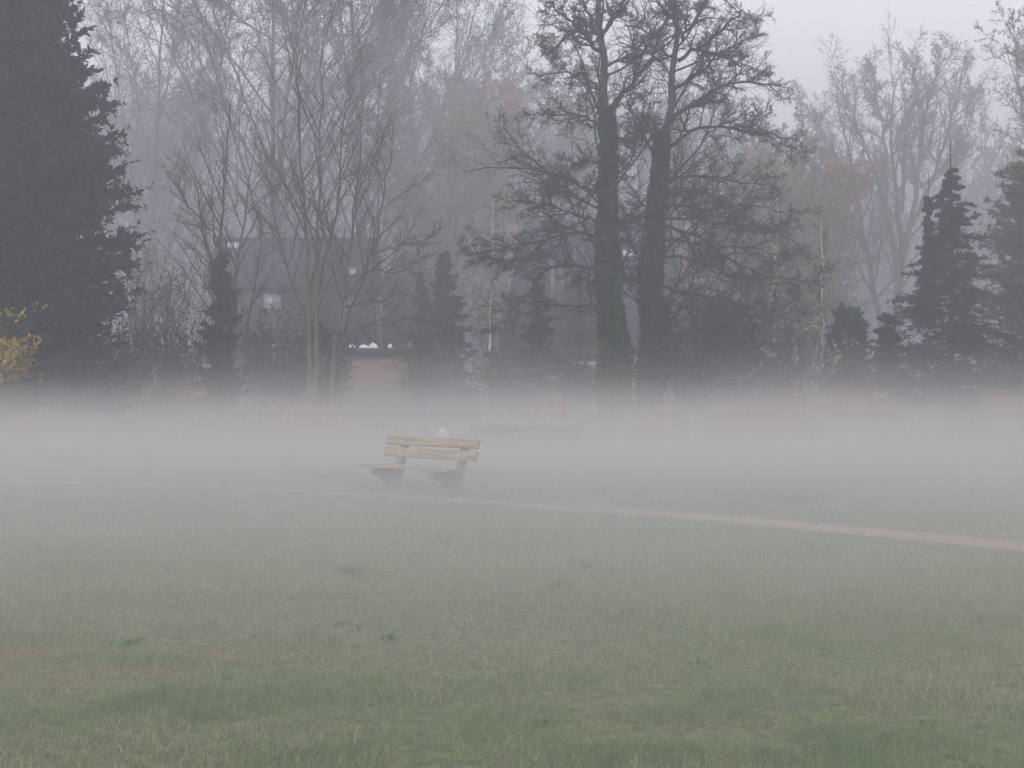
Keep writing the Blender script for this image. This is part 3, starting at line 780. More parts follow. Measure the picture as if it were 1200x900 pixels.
# ---- conifers
def conifer(name, label, px, Y, top, base_hw, seed, c0, c1, crown_base=0.3, up=0.15, whorl=0.42, nsub=12, needles=26, nsize=0.17, leaders=(), group=None, power=0.9, ragged=0.25, cat='tree', width_fn=None, base_z=None, droop=-0.02, elong=3.0, lmin=0.12):
    rng = np.random.default_rng(seed)
    H = EYE + (HOR - top) / FPX * Y; bx = gx(px, Y); zb = float(ground_h(bx, Y)); hwm = base_hw / FPX * Y
    root = empty(name, (bx, Y, zb)); tag(root, label, cat, group); B = np.array([bx, Y, zb])
    gt = Geo()
    tr = [(bx, Y, zb - 0.1), (bx + 0.1, Y, zb + H * 0.5), (bx, Y, H)]
    tube_var(gt, resample(tr, 10), np.linspace(max(0.05, H * 0.017), 0.02, 10), 8)
    gt.build('trunk', M['bark_dark'], root, loc=B, smooth=True)
    gn = Geo()
    axes = [(bx, Y, zb, H, hwm, crown_base)] + [(bx + dx, Y + dy, zb, h2, w2, cb2) for dx, dy, h2, w2, cb2 in leaders]
    Ps = []; Ds = []; Ls = []
    for (ax, ay, az, h, w, cb) in axes:
        z = cb + az
        while z < h - 0.05:
            t = (z - az) / (h - az)
            wid = (width_fn(t) if width_fn else (1 - t) ** power) * w
            k_ = max(4, int(5 + 5 * min(1, wid / 2))) if wid > 0 else 0
            a = rng.uniform(0, 2 * math.pi, k_)
            L = (wid + lmin) * rng.uniform(1 - ragged * 1.6, 1 + ragged * 1.1, k_)
            Ps.append(np.stack([np.full(k_, ax), np.full(k_, ay), z + rng.uniform(-.15, .15, k_)], 1))
            Ds.append(np.stack([np.cos(a), np.sin(a), np.full(k_, up + 0.55 * max(0, t - 0.6)) + rng.normal(0, .08, k_)], 1)); Ls.append(np.maximum(L, 0.1))
            if wid <= 0: z += 0.45
            z += whorl * (1.0 - 0.45 * t) * rng.uniform(0.8, 1.2)
        tube_var(gn, [(ax, ay, h * 0.55), (ax, ay, h + 0.15)], [0.03, 0.012], 4); gn.c[-1][:] = (0.04, 0.035, 0.03)
    P = np.concatenate(Ps); D = np.concatenate(Ds); L = np.concatenate(Ls)
    br = grow(P, D, L, 6, 0.06, (0, 0, droop), rng)
    tubes(gn, br, np.full(len(br), .025), np.full(len(br), .008), 3, col=(0.04, 0.035, 0.03))
    P2, D2, L2, _ = spawn(br, np.full(len(br), .02), np.full(len(br), .01), nsub, 0.15, 1.0, (35, 62), 0.42, 0.86, rng, flat=0.3)
    sb = grow(P2, D2, np.maximum(L2, lmin * 0.8), 3, 0.08, (0, 0, -0.03), rng)
    tubes(gn, sb, np.full(len(sb), .010), np.full(len(sb), .006), 3, col=(0.04, 0.035, 0.03))
    sb = np.concatenate([sb, np.stack([br[:, 3], br[:, 4], br[:, 5], br[:, 6]], 1), np.stack([br[:, 5], (br[:, 5] + br[:, 6]) / 2, br[:, 6], br[:, 6] + (br[:, 6] - br[:, 5]) * .7], 1)])
    # short needle-clad twigs as narrow leaf shapes set along the sub-branches
    n, S, _ = sb.shape
    idx = np.repeat(np.arange(n), needles); tt = rng.uniform(0, 1, n * needles) * (S - 1)
    i = np.minimum(tt.astype(int), S - 2); fr = (tt - i)[:, None]
    Pn = sb[idx, i] * (1 - fr) + sb[idx, i + 1] * fr; T = nrm(sb[idx, i + 1] - sb[idx, i])
    dd = nrm(T + 0.65 * rng.standard_normal(T.shape)); ww = nrm(np.cross(dd, rng.standard_normal(T.shape)))
    s = (nsize * rng.uniform(0.5, 1.2, len(Pn)))[:, None]
    tone = np.repeat(rng.uniform(0, 1, (n, 1)), needles, 0) * 0.6 + rng.uniform(0, 1, (len(Pn), 1)) * 0.4
    col = np.array(c0) * (1 - tone) + np.array(c1) * tone
    v = np.stack([Pn, Pn + dd * s * .5 + ww * s / elong / 2, Pn + dd * s, Pn + dd * s * .5 - ww * s / elong / 2], 1).reshape(-1, 3)
    gn.add(v, np.arange(len(Pn))[:, None] * 4 + np.arange(4)[None, :], np.repeat(col, 4, 0))
    gn.build('crown', M['needle'], root, loc=B)
    return root

conifer('conifer_tree', 'huge dense dark conifer filling the left edge, taller than the picture', 8, 52, -90, 138, 501, (0.010, 0.018, 0.015), (0.050, 0.060, 0.045),
        crown_base=0.3, up=0.30, whorl=0.30, nsub=18, needles=22, nsize=0.26, power=0.5, ragged=0.16,
        width_fn=lambda t: 1.03 - 0.16 * t if t < 0.45 else (0.955 - 0.75 * ((t - 0.45) / 0.55) ** 1.15), droop=0.02, elong=2.6)
conifer('spruce_tree', 'tall dark spruce with a spire and side leader, right of the meadow', 1113, 62, 168, 92, 502, (0.010, 0.022, 0.016), (0.038, 0.056, 0.036),
        up=0.0, whorl=0.38, nsub=17, needles=22, nsize=0.13, leaders=[(-0.85, 0.3, EYE + (HOR - 203) / FPX * 62, 0.75, 4.6)], ragged=0.34, crown_base=0.7, lmin=0.05,
        width_fn=lambda t: 0.0 if t > 0.9 else 0.03 + 0.97 * ((0.9 - t) / 0.9) ** 0.85)
conifer('spruce_tree', 'low spreading dark young spruce just left of the tall one on the right', 1042, 61, 368, 26, 503, (0.014, 0.026, 0.020), (0.030, 0.044, 0.030), whorl=0.3, nsub=11, needles=20, nsize=0.14, power=0.6, ragged=0.35)
conifer('pine_tree', 'yellow-green bushy conifer cut by the right edge beside the tall spruce', 1222, 68, 178, 78, 504, (0.085, 0.100, 0.048), (0.17, 0.185, 0.085), up=0.45, whorl=0.40, nsub=14, needles=22, nsize=0.2, ragged=0.28,
        width_fn=lambda t: math.sqrt(max(0, 1 - t ** 2.0)) * 0.98)
conifer('spruce_tree', 'hazy pointed spruce near the centre, right of the low brick building', 521, 79, 298, 42, 505, (0.018, 0.034, 0.026), (0.040, 0.058, 0.040), whorl=0.38, nsub=12, needles=20, nsize=0.17, power=0.85, ragged=0.25)
conifer('spruce_tree', 'thin hazy young spruce touching the left side of the central pointed one', 494, 80, 322, 16, 506, (0.024, 0.040, 0.026), (0.050, 0.066, 0.036), whorl=0.34, nsub=10, needles=18, nsize=0.15, power=0.7)
conifer('spruce_tree', 'short hazy spruce in front of the dark roof, left of the alders', 632, 68, 335, 27, 507, (0.034, 0.052, 0.040), (0.075, 0.095, 0.062), whorl=0.34, nsub=11, needles=20, nsize=0.15, power=0.55, ragged=0.3)
conifer('thuja_bush', 'dark green columnar thuja at the foot of the small two-stemmed tree', 258, 59, 304, 30, 508, (0.020, 0.034, 0.022), (0.060, 0.075, 0.040), up=0.55, whorl=0.28, nsub=12, needles=22, nsize=0.14, power=0.7, ragged=0.36, cat='bush')
conifer('thuja_bush', 'round-topped blue-green bush between the white stemmed birch and the spruce', 992, 68, 365, 30, 509, (0.022, 0.038, 0.032), (0.044, 0.062, 0.048), up=0.7, whorl=0.26, nsub=12, needles=22, nsize=0.14, ragged=0.1, cat='bush', width_fn=lambda t: math.sqrt(max(0, 1 - t ** 2.6)))
conifer('spruce_tree', 'hazy pointed evergreen top rising behind the rust-brown tree right of the alders', 971, 104, 172, 34, 510, (0.022, 0.036, 0.028), (0.045, 0.058, 0.042), whorl=0.5, nsub=10, needles=16, nsize=0.2, power=0.7)
conifer('holly_bush', 'dull green evergreen bush under the low limbs of the right alder', 848, 66, 362, 55, 511, (0.028, 0.040, 0.022), (0.058, 0.068, 0.034), up=0.6, whorl=0.28, nsub=12, needles=18, nsize=0.15, ragged=0.3, cat='bush', width_fn=lambda t: math.sqrt(max(0, 1 - t ** 2)))

# ---- bushes
def bush(label, px, Y, top, halfw, seed, twig, leaf=None, name='bush', stems=16, group='bushes along the far bank', dens=(8, 7)):
    rng = np.random.default_rng(seed)
    H = EYE + (HOR - top) / FPX * Y; bx = gx(px, Y); zb = float(ground_h(bx, Y)); hwm = halfw / FPX * Y
    root = empty(name, (bx, Y, zb)); tag(root, label, 'bush', group); B = np.array([bx, Y, zb])
    a = rng.uniform(0, 2 * math.pi, stems); rr = rng.uniform(0.1, 1, stems)
    P = np.stack([bx + np.cos(a) * rr * hwm * .3, Y + np.sin(a) * rr * hwm * .3, np.full(stems, zb - 0.05)], 1)
    D = np.stack([np.cos(a) * rr * hwm / H, np.sin(a) * rr * hwm / H, np.full(stems, 1.0)], 1)
    gs = Geo(); gc = Geo()
    s0 = grow(P, D, H * rng.uniform(0.75, 1.0, stems), 7, 0.08, (0, 0, 0.0), rng)
    tubes(gs, s0, np.full(stems, .03), np.full(stems, .01), 5)
    P, D, L, _ = spawn(s0, np.full(stems, .03), np.full(stems, .01), dens[0] + 3, 0.08, 1, (20, 60), 0.40, 0.5, rng)
    s1 = grow(P, D, L, 4, 0.15, (0, 0, 0.03), rng); tubes(gc, s1, np.full(len(s1), .012), np.full(len(s1), .006), 3)
    P, D, L, _ = spawn(s1, np.full(len(s1), .012), np.full(len(s1), .006), dens[1], 0.1, 1, (25, 60), 0.5, 0.4, rng)
    s2 = grow(P, D, L, 3, 0.18, (0, 0, 0.02), rng); tubes(gc, s2, np.full(len(s2), .007), np.full(len(s2), .005), 3)
    gs.build('stems', M['bark_brown'], root, loc=B); gc.build('twigs', twig, root, loc=B)
    if leaf:
        gl = Geo(); Pn = sample_on(s2, leaf['k'], rng); Pn = Pn[rng.uniform(0, 1, len(Pn)) < leaf.get('p', 1)]
        if 'blob' in leaf:
            f_ = fbm(Pn[:, 0] * 1.4 + 50, Pn[:, 2] * 1.4 + 50, seed, 2); Pn = Pn[f_ > leaf['blob']]
        u = rng.uniform(0, 1, (len(Pn), 1))
        leaves(gl, Pn, leaf['size'], np.array(leaf['c0']) * (1 - u) + np.array(leaf['c1']) * u, rng, leaf.get('elong', 1.5))
        gl.build(leaf.get('name', 'leaves'), M['leaf'], root, loc=B)
    return root
GRN = dict(k=2, size=0.08, c0=(0.035, 0.050, 0.022), c1=(0.075, 0.090, 0.036))
DRK = dict(k=2, size=0.09, c0=(0.028, 0.034, 0.022), c1=(0.060, 0.060, 0.036))
BRN = dict(k=1, size=0.08, c0=(0.085, 0.060, 0.045), c1=(0.14, 0.10, 0.07))
YEL = dict(name='blossom', k=4, size=0.095, c0=(0.48, 0.33, 0.035), c1=(0.66, 0.47, 0.06), blob=0.47)
WHT = dict(name='blossom', k=3, size=0.10, c0=(0.55, 0.52, 0.48), c1=(0.70, 0.66, 0.62), blob=0.56, p=0.6)
bush('yellow flowering forsythia bush in front of the big dark conifer', 4, 48, 340, 36, 601, M['twig_warm'], YEL, 'forsythia_bush', 20)
bush('brown leafless bush between the yellow forsythia and the bare shrubs', 78, 53, 368, 50, 602, M['twig_warm'], DRK)
bush('tall grey leafless shrub just right of the big dark conifer', 155, 58, 300, 55, 603, M['twig_grey'], None, stems=14)
bush('leafless spreading shrub between the dark conifer and the thuja', 200, 62, 315, 42, 604, M['twig_warm'], BRN, stems=14)
bush('low dark bush under the tall grey shrub', 135, 56, 380, 55, 605, M['twig_warm'], DRK)
bush('low dull green bush left of the thuja', 208, 60, 385, 40, 606, M['twig_warm'], DRK)
bush('yellow-green bush right of the thuja, below the pale window', 305, 64, 362, 34, 607, M['twig_olive'], GRN)
bush('low brown bush left of the foot of the many-stemmed tree', 335, 60, 398, 30, 608, M['twig_warm'], BRN)
bush('dark bush around the foot of the many-stemmed tree', 375, 60, 380, 26, 609, M['twig_grey'], GRN)
bush('yellow-green bush right beside the low brick building', 492, 68, 385, 20, 610, M['twig_olive'], GRN)
bush('low brown bush in front of the pink wall, left of the short spruce', 590, 64, 412, 34, 611, M['twig_warm'], BRN)
bush('low dark bush at the right foot of the short spruce', 668, 64, 412, 30, 612, M['twig_warm'], DRK)
bush('dark bush at the foot of the right alder', 800, 60, 385, 36, 613, M['twig_warm'], DRK)
bush('shrub with scattered white blossom left of the white birch stem', 925, 62, 372, 40, 614, M['twig_warm'], WHT, 'blossom_bush')
bush('brown leafless bush behind the white blossom shrub', 905, 66, 350, 44, 615, M['twig_warm'], BRN)
bush('low dark bush at the right edge under the yellow-green conifer', 1180, 58, 398, 52, 616, M['twig_warm'], DRK)
bush('low brown bush at the foot of the tall spruce', 1085, 58, 405, 52, 617, M['twig_warm'], DRK)
bush('low brown bush under the round-topped blue-green bush', 1005, 60, 415, 36, 618, M['twig_warm'], BRN)
bush('brown leafless shrub behind the hazy spruces, at the edge of the dark roof', 590, 80, 345, 34, 619, M['twig_warm'], BRN)
bush('tangled leafless shrub low behind the right alder trunk', 835, 72, 330, 50, 620, M['twig_warm'], BRN)

bush('tall thin leafless thicket in front of the dark slate house, between its windows', 365, 80, 285, 46, 621, M['twig_grey'], BRN, stems=20)
bush('tall leafless thicket in front of the brown gabled house', 455, 82, 290, 50, 622, M['twig_warm'], BRN, stems=20)
bush('leafless thicket in front of the steep roof, left of the ivy trunks', 680, 78, 300, 40, 623, M['twig_grey'], BRN, stems=18)
bush('hazy leafless thicket right of the steep roofed house', 900, 84, 250, 60, 624, M['twig_warm'], BRN, stems=20)

# ------------------------------------------------------------------ buildings behind the trees
def house(name, label, x0, x1, Y, ridge, eave, wall_m, roof_m, depth=8.0, windows=(), skylights=(), chimney=None, gable=False, dormer=None, hip=0.0, over=0.4):
    z_r = EYE + (HOR - ridge) / FPX * (Y + depth / 2); z_e = EYE + (HOR - eave) / FPX * Y
    X0, X1 = gx(x0, Y), gx(x1, Y); zb = float(ground_h((X0 + X1) / 2, Y)) - 0.1
    B = np.array([(X0 + X1) / 2, Y, zb]); root = empty(name, B); tag(root, label, 'house')
    D = depth
    g = Geo()
    if gable:       # the gable end faces the meadow
        xm = (X0 + X1) / 2; z_r = EYE + (HOR - ridge) / FPX * Y
        g.prism([(X0, zb), (X1, zb), (X1, z_e), (xm, z_r), (X0, z_e)], Y, Y + D, axis=1)
        wall = g.build('wall', wall_m, root, loc=B)
        g = Geo(); t = 0.18
        for sx in (-1, 1):
            xe = X0 - over if sx < 0 else X1 + over; sl = (z_r - z_e) / (xm - X0); ze = z_e - over * sl
            g.prism([(xm, z_r + 0.02), (xe, ze + 0.02), (xe, ze + 0.02 + t), (xm, z_r + 0.02 + t)], Y - over, Y + D + over, axis=1)
        roof = g.build('roof', roof_m, root, loc=B)
    else:
        g.prism([(Y, zb), (Y + D, zb), (Y + D, z_e), (Y + D / 2, z_r - 0.05), (Y, z_e)], X0, X1, axis=0)
        wall = g.build('wall', wall_m, root, loc=B)
        g = Geo(); t = 0.18; sl = (z_r - z_e) / (D / 2)
        for s in (0, 1):
            ye = Y - over if s == 0 else Y + D + over; ze = z_e - over * sl
            v = [(X0 - over, ye, ze), (X1 + over, ye, ze), (X1 + over - hip, Y + D / 2, z_r), (X0 - over + hip, Y + D / 2, z_r)]
            v += [(a, b, c + t) for a, b, c in v]
            g.add(v, [(0, 3, 2, 1), (4, 5, 6, 7), (0, 1, 5, 4), (1, 2, 6, 5), (2, 3, 7, 6), (3, 0, 4, 7)])
        roof = g.build('roof', roof_m, root, loc=B)
        for (a, b, c_, d_) in skylights:     # px box on the near slope
            xa, xb = gx(a, Y), gx(b, Y)
            def on(py):                       # point of the slope seen at row py
                lo, hi = 0.0, 1.0
                for _ in range(40):
                    m_ = (lo + hi) / 2; yy = Y + m_ * D / 2; zz = z_e + m_ * (z_r - z_e) + t
                    if HOR - (zz - EYE) * FPX / yy > py: lo = m_
                    else: hi = m_
                return Y + lo * D / 2, z_e + lo * (z_r - z_e) + t
            y1, z1 = on(c_); y0, z0 = on(d_)
            f_ = Geo(); n_ = nrm(np.array([0, -(z_r - z_e), D / 2])) * 0.10
            for q, (e, key) in enumerate(((0.0, 'frame'), (0.06, 'pane'))):
                gg = Geo(); k_ = 1.0 if q == 0 else 1.25
                v = np.array([(xa + e, y0, z0), (xb - e, y0, z0), (xb - e, y1, z1), (xa + e, y1, z1)]); v = np.concatenate([v - n_ * .3, v + n_ * k_])
                gg.add(v, [(0, 3, 2, 1), (4, 5, 6, 7), (0, 1, 5, 4), (1, 2, 6, 5), (2, 3, 7, 6), (3, 0, 4, 7)])
                if q == 0: fr = gg.build('skylight', M['white'], root, loc=B)
                else: gg.build('pane', M['skypane'], fr, loc=B)
    for (a, b, c_, d_) in windows:
        xa, xb = gx(a, Y), gx(b, Y); za = EYE + (HOR - d_) / FPX * Y; zt = EYE + (HOR - c_) / FPX * Y
        w = Geo()
        for bx_ in (((xa - .08, za - .08), (xb + .08, za)), ((xa - .08, zt), (xb + .08, zt + .08)), ((xa - .08, za), (xa, zt)), ((xb, za), (xb + .08, zt))):
            w.box((bx_[0][0], Y - 0.05, bx_[0][1]), (bx_[1][0], Y + 0.02, bx_[1][1]))
        wo_ = w.build('window', M['stone'], root, loc=B)
        p = Geo(); p.box((xa, Y - 0.02, za), (xb, Y + 0.03, zt)); p.build('pane', M['glass'], wo_, loc=B)
    if dormer:
        a, b, c_, d_, dm = dormer
        xa, xb = gx(a, Y), gx(b, Y); zt = EYE + (HOR - c_) / FPX * (Y + 1); zd = EYE + (HOR - d_) / FPX * (Y + 1)
        d = Geo(); d.box((xa, Y + 0.7, zd - 0.4), (xb, Y + D / 2, zt)); dw = d.build('dormer', dm, root, loc=B)
        d = Geo(); d.box((xa - .2, Y + 0.5, zt + 0.003), (xb + .2, Y + D / 2 + .2, zt + .15)); d.build('dormer_roof', roof_m, dw, loc=B)
        d = Geo(); mid = (xa + xb) / 2; d.box((mid - .45, Y + .66, zd + .35), (mid + .45, Y + .72, zt - .3)); d.build('window', M['glass_dark'], dw, loc=B)
    if chimney:
        a, b, c_, d_, yy = chimney
        xa, xb = gx(a, Y), gx(b, Y); zt = EYE + (HOR - c_) / FPX * (Y + yy); zd = EYE + (HOR - d_) / FPX * (Y + yy)
        d = Geo(); d.box((xa, Y + yy, zd), (xb, Y + yy + 0.5, zt)); ch = d.build('chimney', M['brick'], roof, loc=B)
        d = Geo(); d.box((xa - .06, Y + yy - .06, zt + .003), (xb + .06, Y + yy + .56, zt + .1)); d.build('cap', M['stone'], ch, loc=B)
    return root
gd = mat('window_dark', (0.04, 0.045, 0.05), 0.2, 2, rough=0.1, spec=0.7); M['glass_dark'] = gd
M['skypane'] = mat('skylight_glass', (0.75, 0.78, 0.82), 0.05, 2, rough=0.1, spec=0.8)

house('slate_house', 'dark slate-roofed house with pale windows behind the many-stemmed tree', 248, 428, 84, 282, 333, M['render_dark'], M['slate'], depth=7,
      windows=[(311, 328, 346, 360), (404, 414, 351, 363)], skylights=[(256, 269, 286, 292), (350, 357, 295, 300), (405, 415, 316, 322)])
house('brown_house', 'brown brick gabled house partly hidden by the central hazy spruces', 448, 508, 90, 296, 330, M['brick_brown'], M['roof_brown'], depth=8, gable=True,
      windows=[(490, 498, 320, 332)], over=0.3)
house('roof_house', 'house with a steep dark roof, pink dormer and white skylight behind the alders', 592, 815, 82, 262, 404, M['render_pink'], M['slate'], depth=10,
      skylights=[(736, 756, 294, 301)], dormer=(652, 690, 313, 347, M['render_pink']), chimney=(646, 650, 312, 362, 0.6), hip=1.5)

# low brick outbuilding with pale patches along its dark flat roof
def flat_building(name, label, x0, x1, Y, roof_top, roof_bot, wall_m, roof_m, depth=4, windows=()):
    X0, X1 = gx(x0, Y), gx(x1, Y); zb = float(ground_h((X0 + X1) / 2, Y)) - 0.1
    zt = EYE + (HOR - roof_top) / FPX * Y; zr = EYE + (HOR - roof_bot) / FPX * Y
    B = np.array([(X0 + X1) / 2, Y, zb]); root = empty(name, B); tag(root, label, 'outbuilding')
    g = Geo(); g.box((X0, Y, zb), (X1, Y + depth, zr)); g.build('wall', wall_m, root, loc=B)
    g = Geo(); g.box((X0 - .15, Y - .2, zr + .003), (X1 + .15, Y + depth + .15, zt)); g.build('roof', roof_m, root, loc=B)
    for (a, b, c_, d_) in windows:
        xa, xb = gx(a, Y), gx(b, Y); za = EYE + (HOR - d_) / FPX * Y; zz = EYE + (HOR - c_) / FPX * Y
        w = Geo(); w.box((xa, Y - .04, za), (xb, Y + .03, zz)); wf = w.build('window', M['white'], root, loc=B)
        w = Geo(); w.box((xa + .06, Y - .05, za + .05), (xb - .06, Y - .035, zz - .05)); w.build('pane', M['glass'], wf, loc=B)
    return zt
YO = 72.0
zt = flat_building('brick_outbuilding', 'low red brick outbuilding with a dark flat roof, left of the central spruces', 408, 492, YO, 408, 416, M['brick'], M['slate'])
flat_building('pink_outbuilding', 'long low pinkish outbuilding with dark flat roof and white strip window near the alders', 572, 706, 71, 411, 419, M['render_pink'], M['slate'],
              windows=[(673, 702, 424, 430)])
def mound(px0, px1, Y, z, h, label, seed):
    rng = np.random.default_rng(seed); xa, xb = gx(px0, Y), gx(px1, Y); w = (xb - xa) / 2; cx = (xa + xb) / 2
    n, m_ = 10, 16; v = []
    for i_ in range(n + 1):
        ph = math.pi / 2 * i_ / n
        for j_ in range(m_):
            th = 2 * math.pi * j_ / m_; k_ = 1 + 0.25 * math.sin(3 * th + seed) * math.cos(ph) + rng.uniform(-.06, .06)
            v.append((cx + w * k_ * math.cos(ph) * math.cos(th), Y + .25 + .22 * k_ * math.cos(ph) * math.sin(th), z + 0.002 + h * math.sin(ph) * (1 + 0.15 * math.sin(2 * th))))
    f = [(i_ * m_ + j_, i_ * m_ + (j_ + 1) % m_, (i_ + 1) * m_ + (j_ + 1) % m_, (i_ + 1) * m_ + j_) for i_ in range(n) for j_ in range(m_)]
    g = Geo(); g.add(v, f); g.add(v[:m_], [tuple(range(m_))])
    tag(g.build('white_mound', M['snow'], loc=np.array([cx, Y + .25, z]), smooth=True), label, 'white mound', 'white mounds along the flat roof')
mound(408, 415, YO, zt, 0.22, 'small white mound at the left end of the low brick building roof', 1)
mound(420, 431, YO, zt, 0.16, 'long low white mound, second from the left on the brick building roof', 2)
mound(432, 442, YO, zt, 0.24, 'white mound at the middle of the brick building roof', 3)
mound(454, 460, YO, zt, 0.20, 'small white mound right of the middle of the brick building roof', 4)
mound(474, 485, YO, zt, 0.28, 'tallest white mound near the right end of the brick building roof', 5)

# garden fence right of the yellow-green bush
def rail_fence(label, x0, x1, Y, top, n, mt, name='fence'):
    X0, X1 = gx(x0, Y), gx(x1, Y); zt = EYE + (HOR - top) / FPX * Y; zb = float(ground_h((X0 + X1) / 2, Y))
    B = np.array([X0, Y, zb]); root = empty(name, B); tag(root, label, 'fence')
    for k_ in range(n):
        x = X0 + (X1 - X0) * k_ / (n - 1); g = Geo(); g.box((x - .05, Y - .05, zb - .2), (x + .05, Y + .05, zt)); g.build('post', mt, root, loc=B)
    for z in (zt - 0.12, (zt + zb) / 2 + .1):
        g = Geo(); g.box((X0 - .1, Y - .08, z - .05), (X1 + .1, Y - .053, z + .05)); g.build('rail', mt, root, loc=B)
rail_fence('pale post-and-rail fence left of the many-stemmed tree', 305, 352, 66, 402, 4, M['stone'])
rail_fence('low dark fence along the far bank right of the alders', 820, 1010, 63, 440, 9, M['wood_deck'])

# ------------------------------------------------------------------ pond edge things
def jetty():
    Y = 42.6; X0, X1 = gx(550, Y), gx(684, Y); zt = EYE + (HOR - 498) / FPX * Y
    B = np.array([(X0 + X1) / 2, Y, 0]); root = empty('jetty', B); tag(root, 'low weathered wooden landing stage on short legs, right of the bench at the pond', 'jetty')
    g = Geo(); n = 26
    for k_ in range(n):
        x = X0 + (X1 - X0) * k_ / n; g.box((x + .006, Y - .5, zt - .045), (x + (X1 - X0) / n - .006, Y + 1.2, zt))
    g.build('deck', M['wood_deck'], root, loc=B)
    for yy in (Y - .48, Y + 1.1):
        g = Geo(); g.box((X0, yy, zt - .17), (X1, yy + .07, zt - .048)); g.build('beam', M['bark_dark'], root, loc=B)
    for k_ in range(4):
        x = X0 + .15 + (X1 - X0 - .3) * k_ / 3
        for yy in (Y - .40, Y + 1.04):
            g = Geo(); tube_var(g, [(x, yy, -.6), (x, yy, zt - .05)], [.06, .06], 8); g.build('leg', M['wood_deck'], root, loc=B)
jetty()
def post(px, y0, y1, Y, label, r=0.065, group='wooden posts at the pond'):
    x = gx(px, Y); za = -1.1; zt = EYE + (HOR - y0) / FPX * Y
    g = Geo(); tube_var(g, [(x, Y, za), (x + .01, Y, zt * .5), (x + .02, Y, zt - .03), (x + .02, Y, zt)], [r * 1.05, r, r, r * .7], 10)
    t = [(x + .02 + r * .7 * math.cos(a), Y + r * .7 * math.sin(a), zt) for a in np.arange(10) / 10 * 2 * math.pi]; g.add(t, [tuple(range(10))])
    tag(g.build('wooden_post', M['wood_post'], loc=np.array([x, Y, za])), label, 'post', group)
post(625.5, 467, 500, 44.4, 'orange-brown wooden post standing at the landing stage, the left of two')
post(657.5, 467, 500, 44.4, 'orange-brown wooden post standing at the landing stage, the right of two')
post(938.5, 474, 500, 53.0, 'lone orange-brown post on the far bank right of the alders', r=0.06)

def boulder(px, top, Y, w, label, name='boulder', seed=0, mt=None, z0=None):
    rng = np.random.default_rng(seed); x = gx(px, Y); zb = float(ground_h(x, Y)) if z0 is None else z0
    h = EYE + (HOR - top) / FPX * Y - zb; n, m_ = 9, 16; v = []
    for i_ in range(n + 1):
        ph = math.pi / 2 * i_ / n
        for j_ in range(m_):
            th = 2 * math.pi * j_ / m_; k_ = 1 + 0.10 * math.sin(2 * th + 1 + seed) + 0.05 * math.sin(5 * th + ph * 3)
            v.append((x + w * k_ * math.cos(ph) ** .8 * math.cos(th), Y + w * .7 * k_ * math.cos(ph) ** .8 * math.sin(th), zb - .05 + (h + .05) * math.sin(ph)))
    f = [(i_ * m_ + j_, i_ * m_ + (j_ + 1) % m_, (i_ + 1) * m_ + (j_ + 1) % m_, (i_ + 1) * m_ + j_) for i_ in range(n) for j_ in range(m_)]
    g = Geo(); g.add(v, f)
    return tag(g.build(name, mt or M['stone'], loc=np.array([x, Y, zb]), smooth=True), label, 'boulder')
boulder(519, 501.5, 34, 0.21, 'pale rounded boulder showing just above the bench backrest', seed=1)

# white water bird by the far bank
def bird():
    Y = 51.5; x = gx(808, Y); zb = -0.22
    z = EYE + (HOR - 499) / FPX * Y
    root = empty('white_bird', (x, Y, zb)); tag(root, 'small white water bird floating on the pond right of the alders', 'bird'); B = np.array([x, Y, zb])
    g = Geo()
    tube_var(g, [(x - .30, Y, zb + .16), (x - .22, Y, zb + .12), (x - .08, Y, zb + .08), (x + .08, Y, zb + .08), (x + .17, Y, zb + .13), (x + .20, Y, zb + .24), (x + .19, Y, zb + .34), (x + .22, Y, zb + .40), (x + .27, Y, zb + .41), (x + .31, Y, zb + .39)],
             [.01, .07, .13, .13, .08, .05, .04, .055, .05, .015], 10)
    g.build('body', M['white'], root, loc=B, smooth=True)
    g = Geo(); tube_var(g, [(x + .30, Y, zb + .395), (x + .38, Y, zb + .375)], [.022, .006], 6); g.build('beak', M['wood_post'], root, loc=B)
bird()

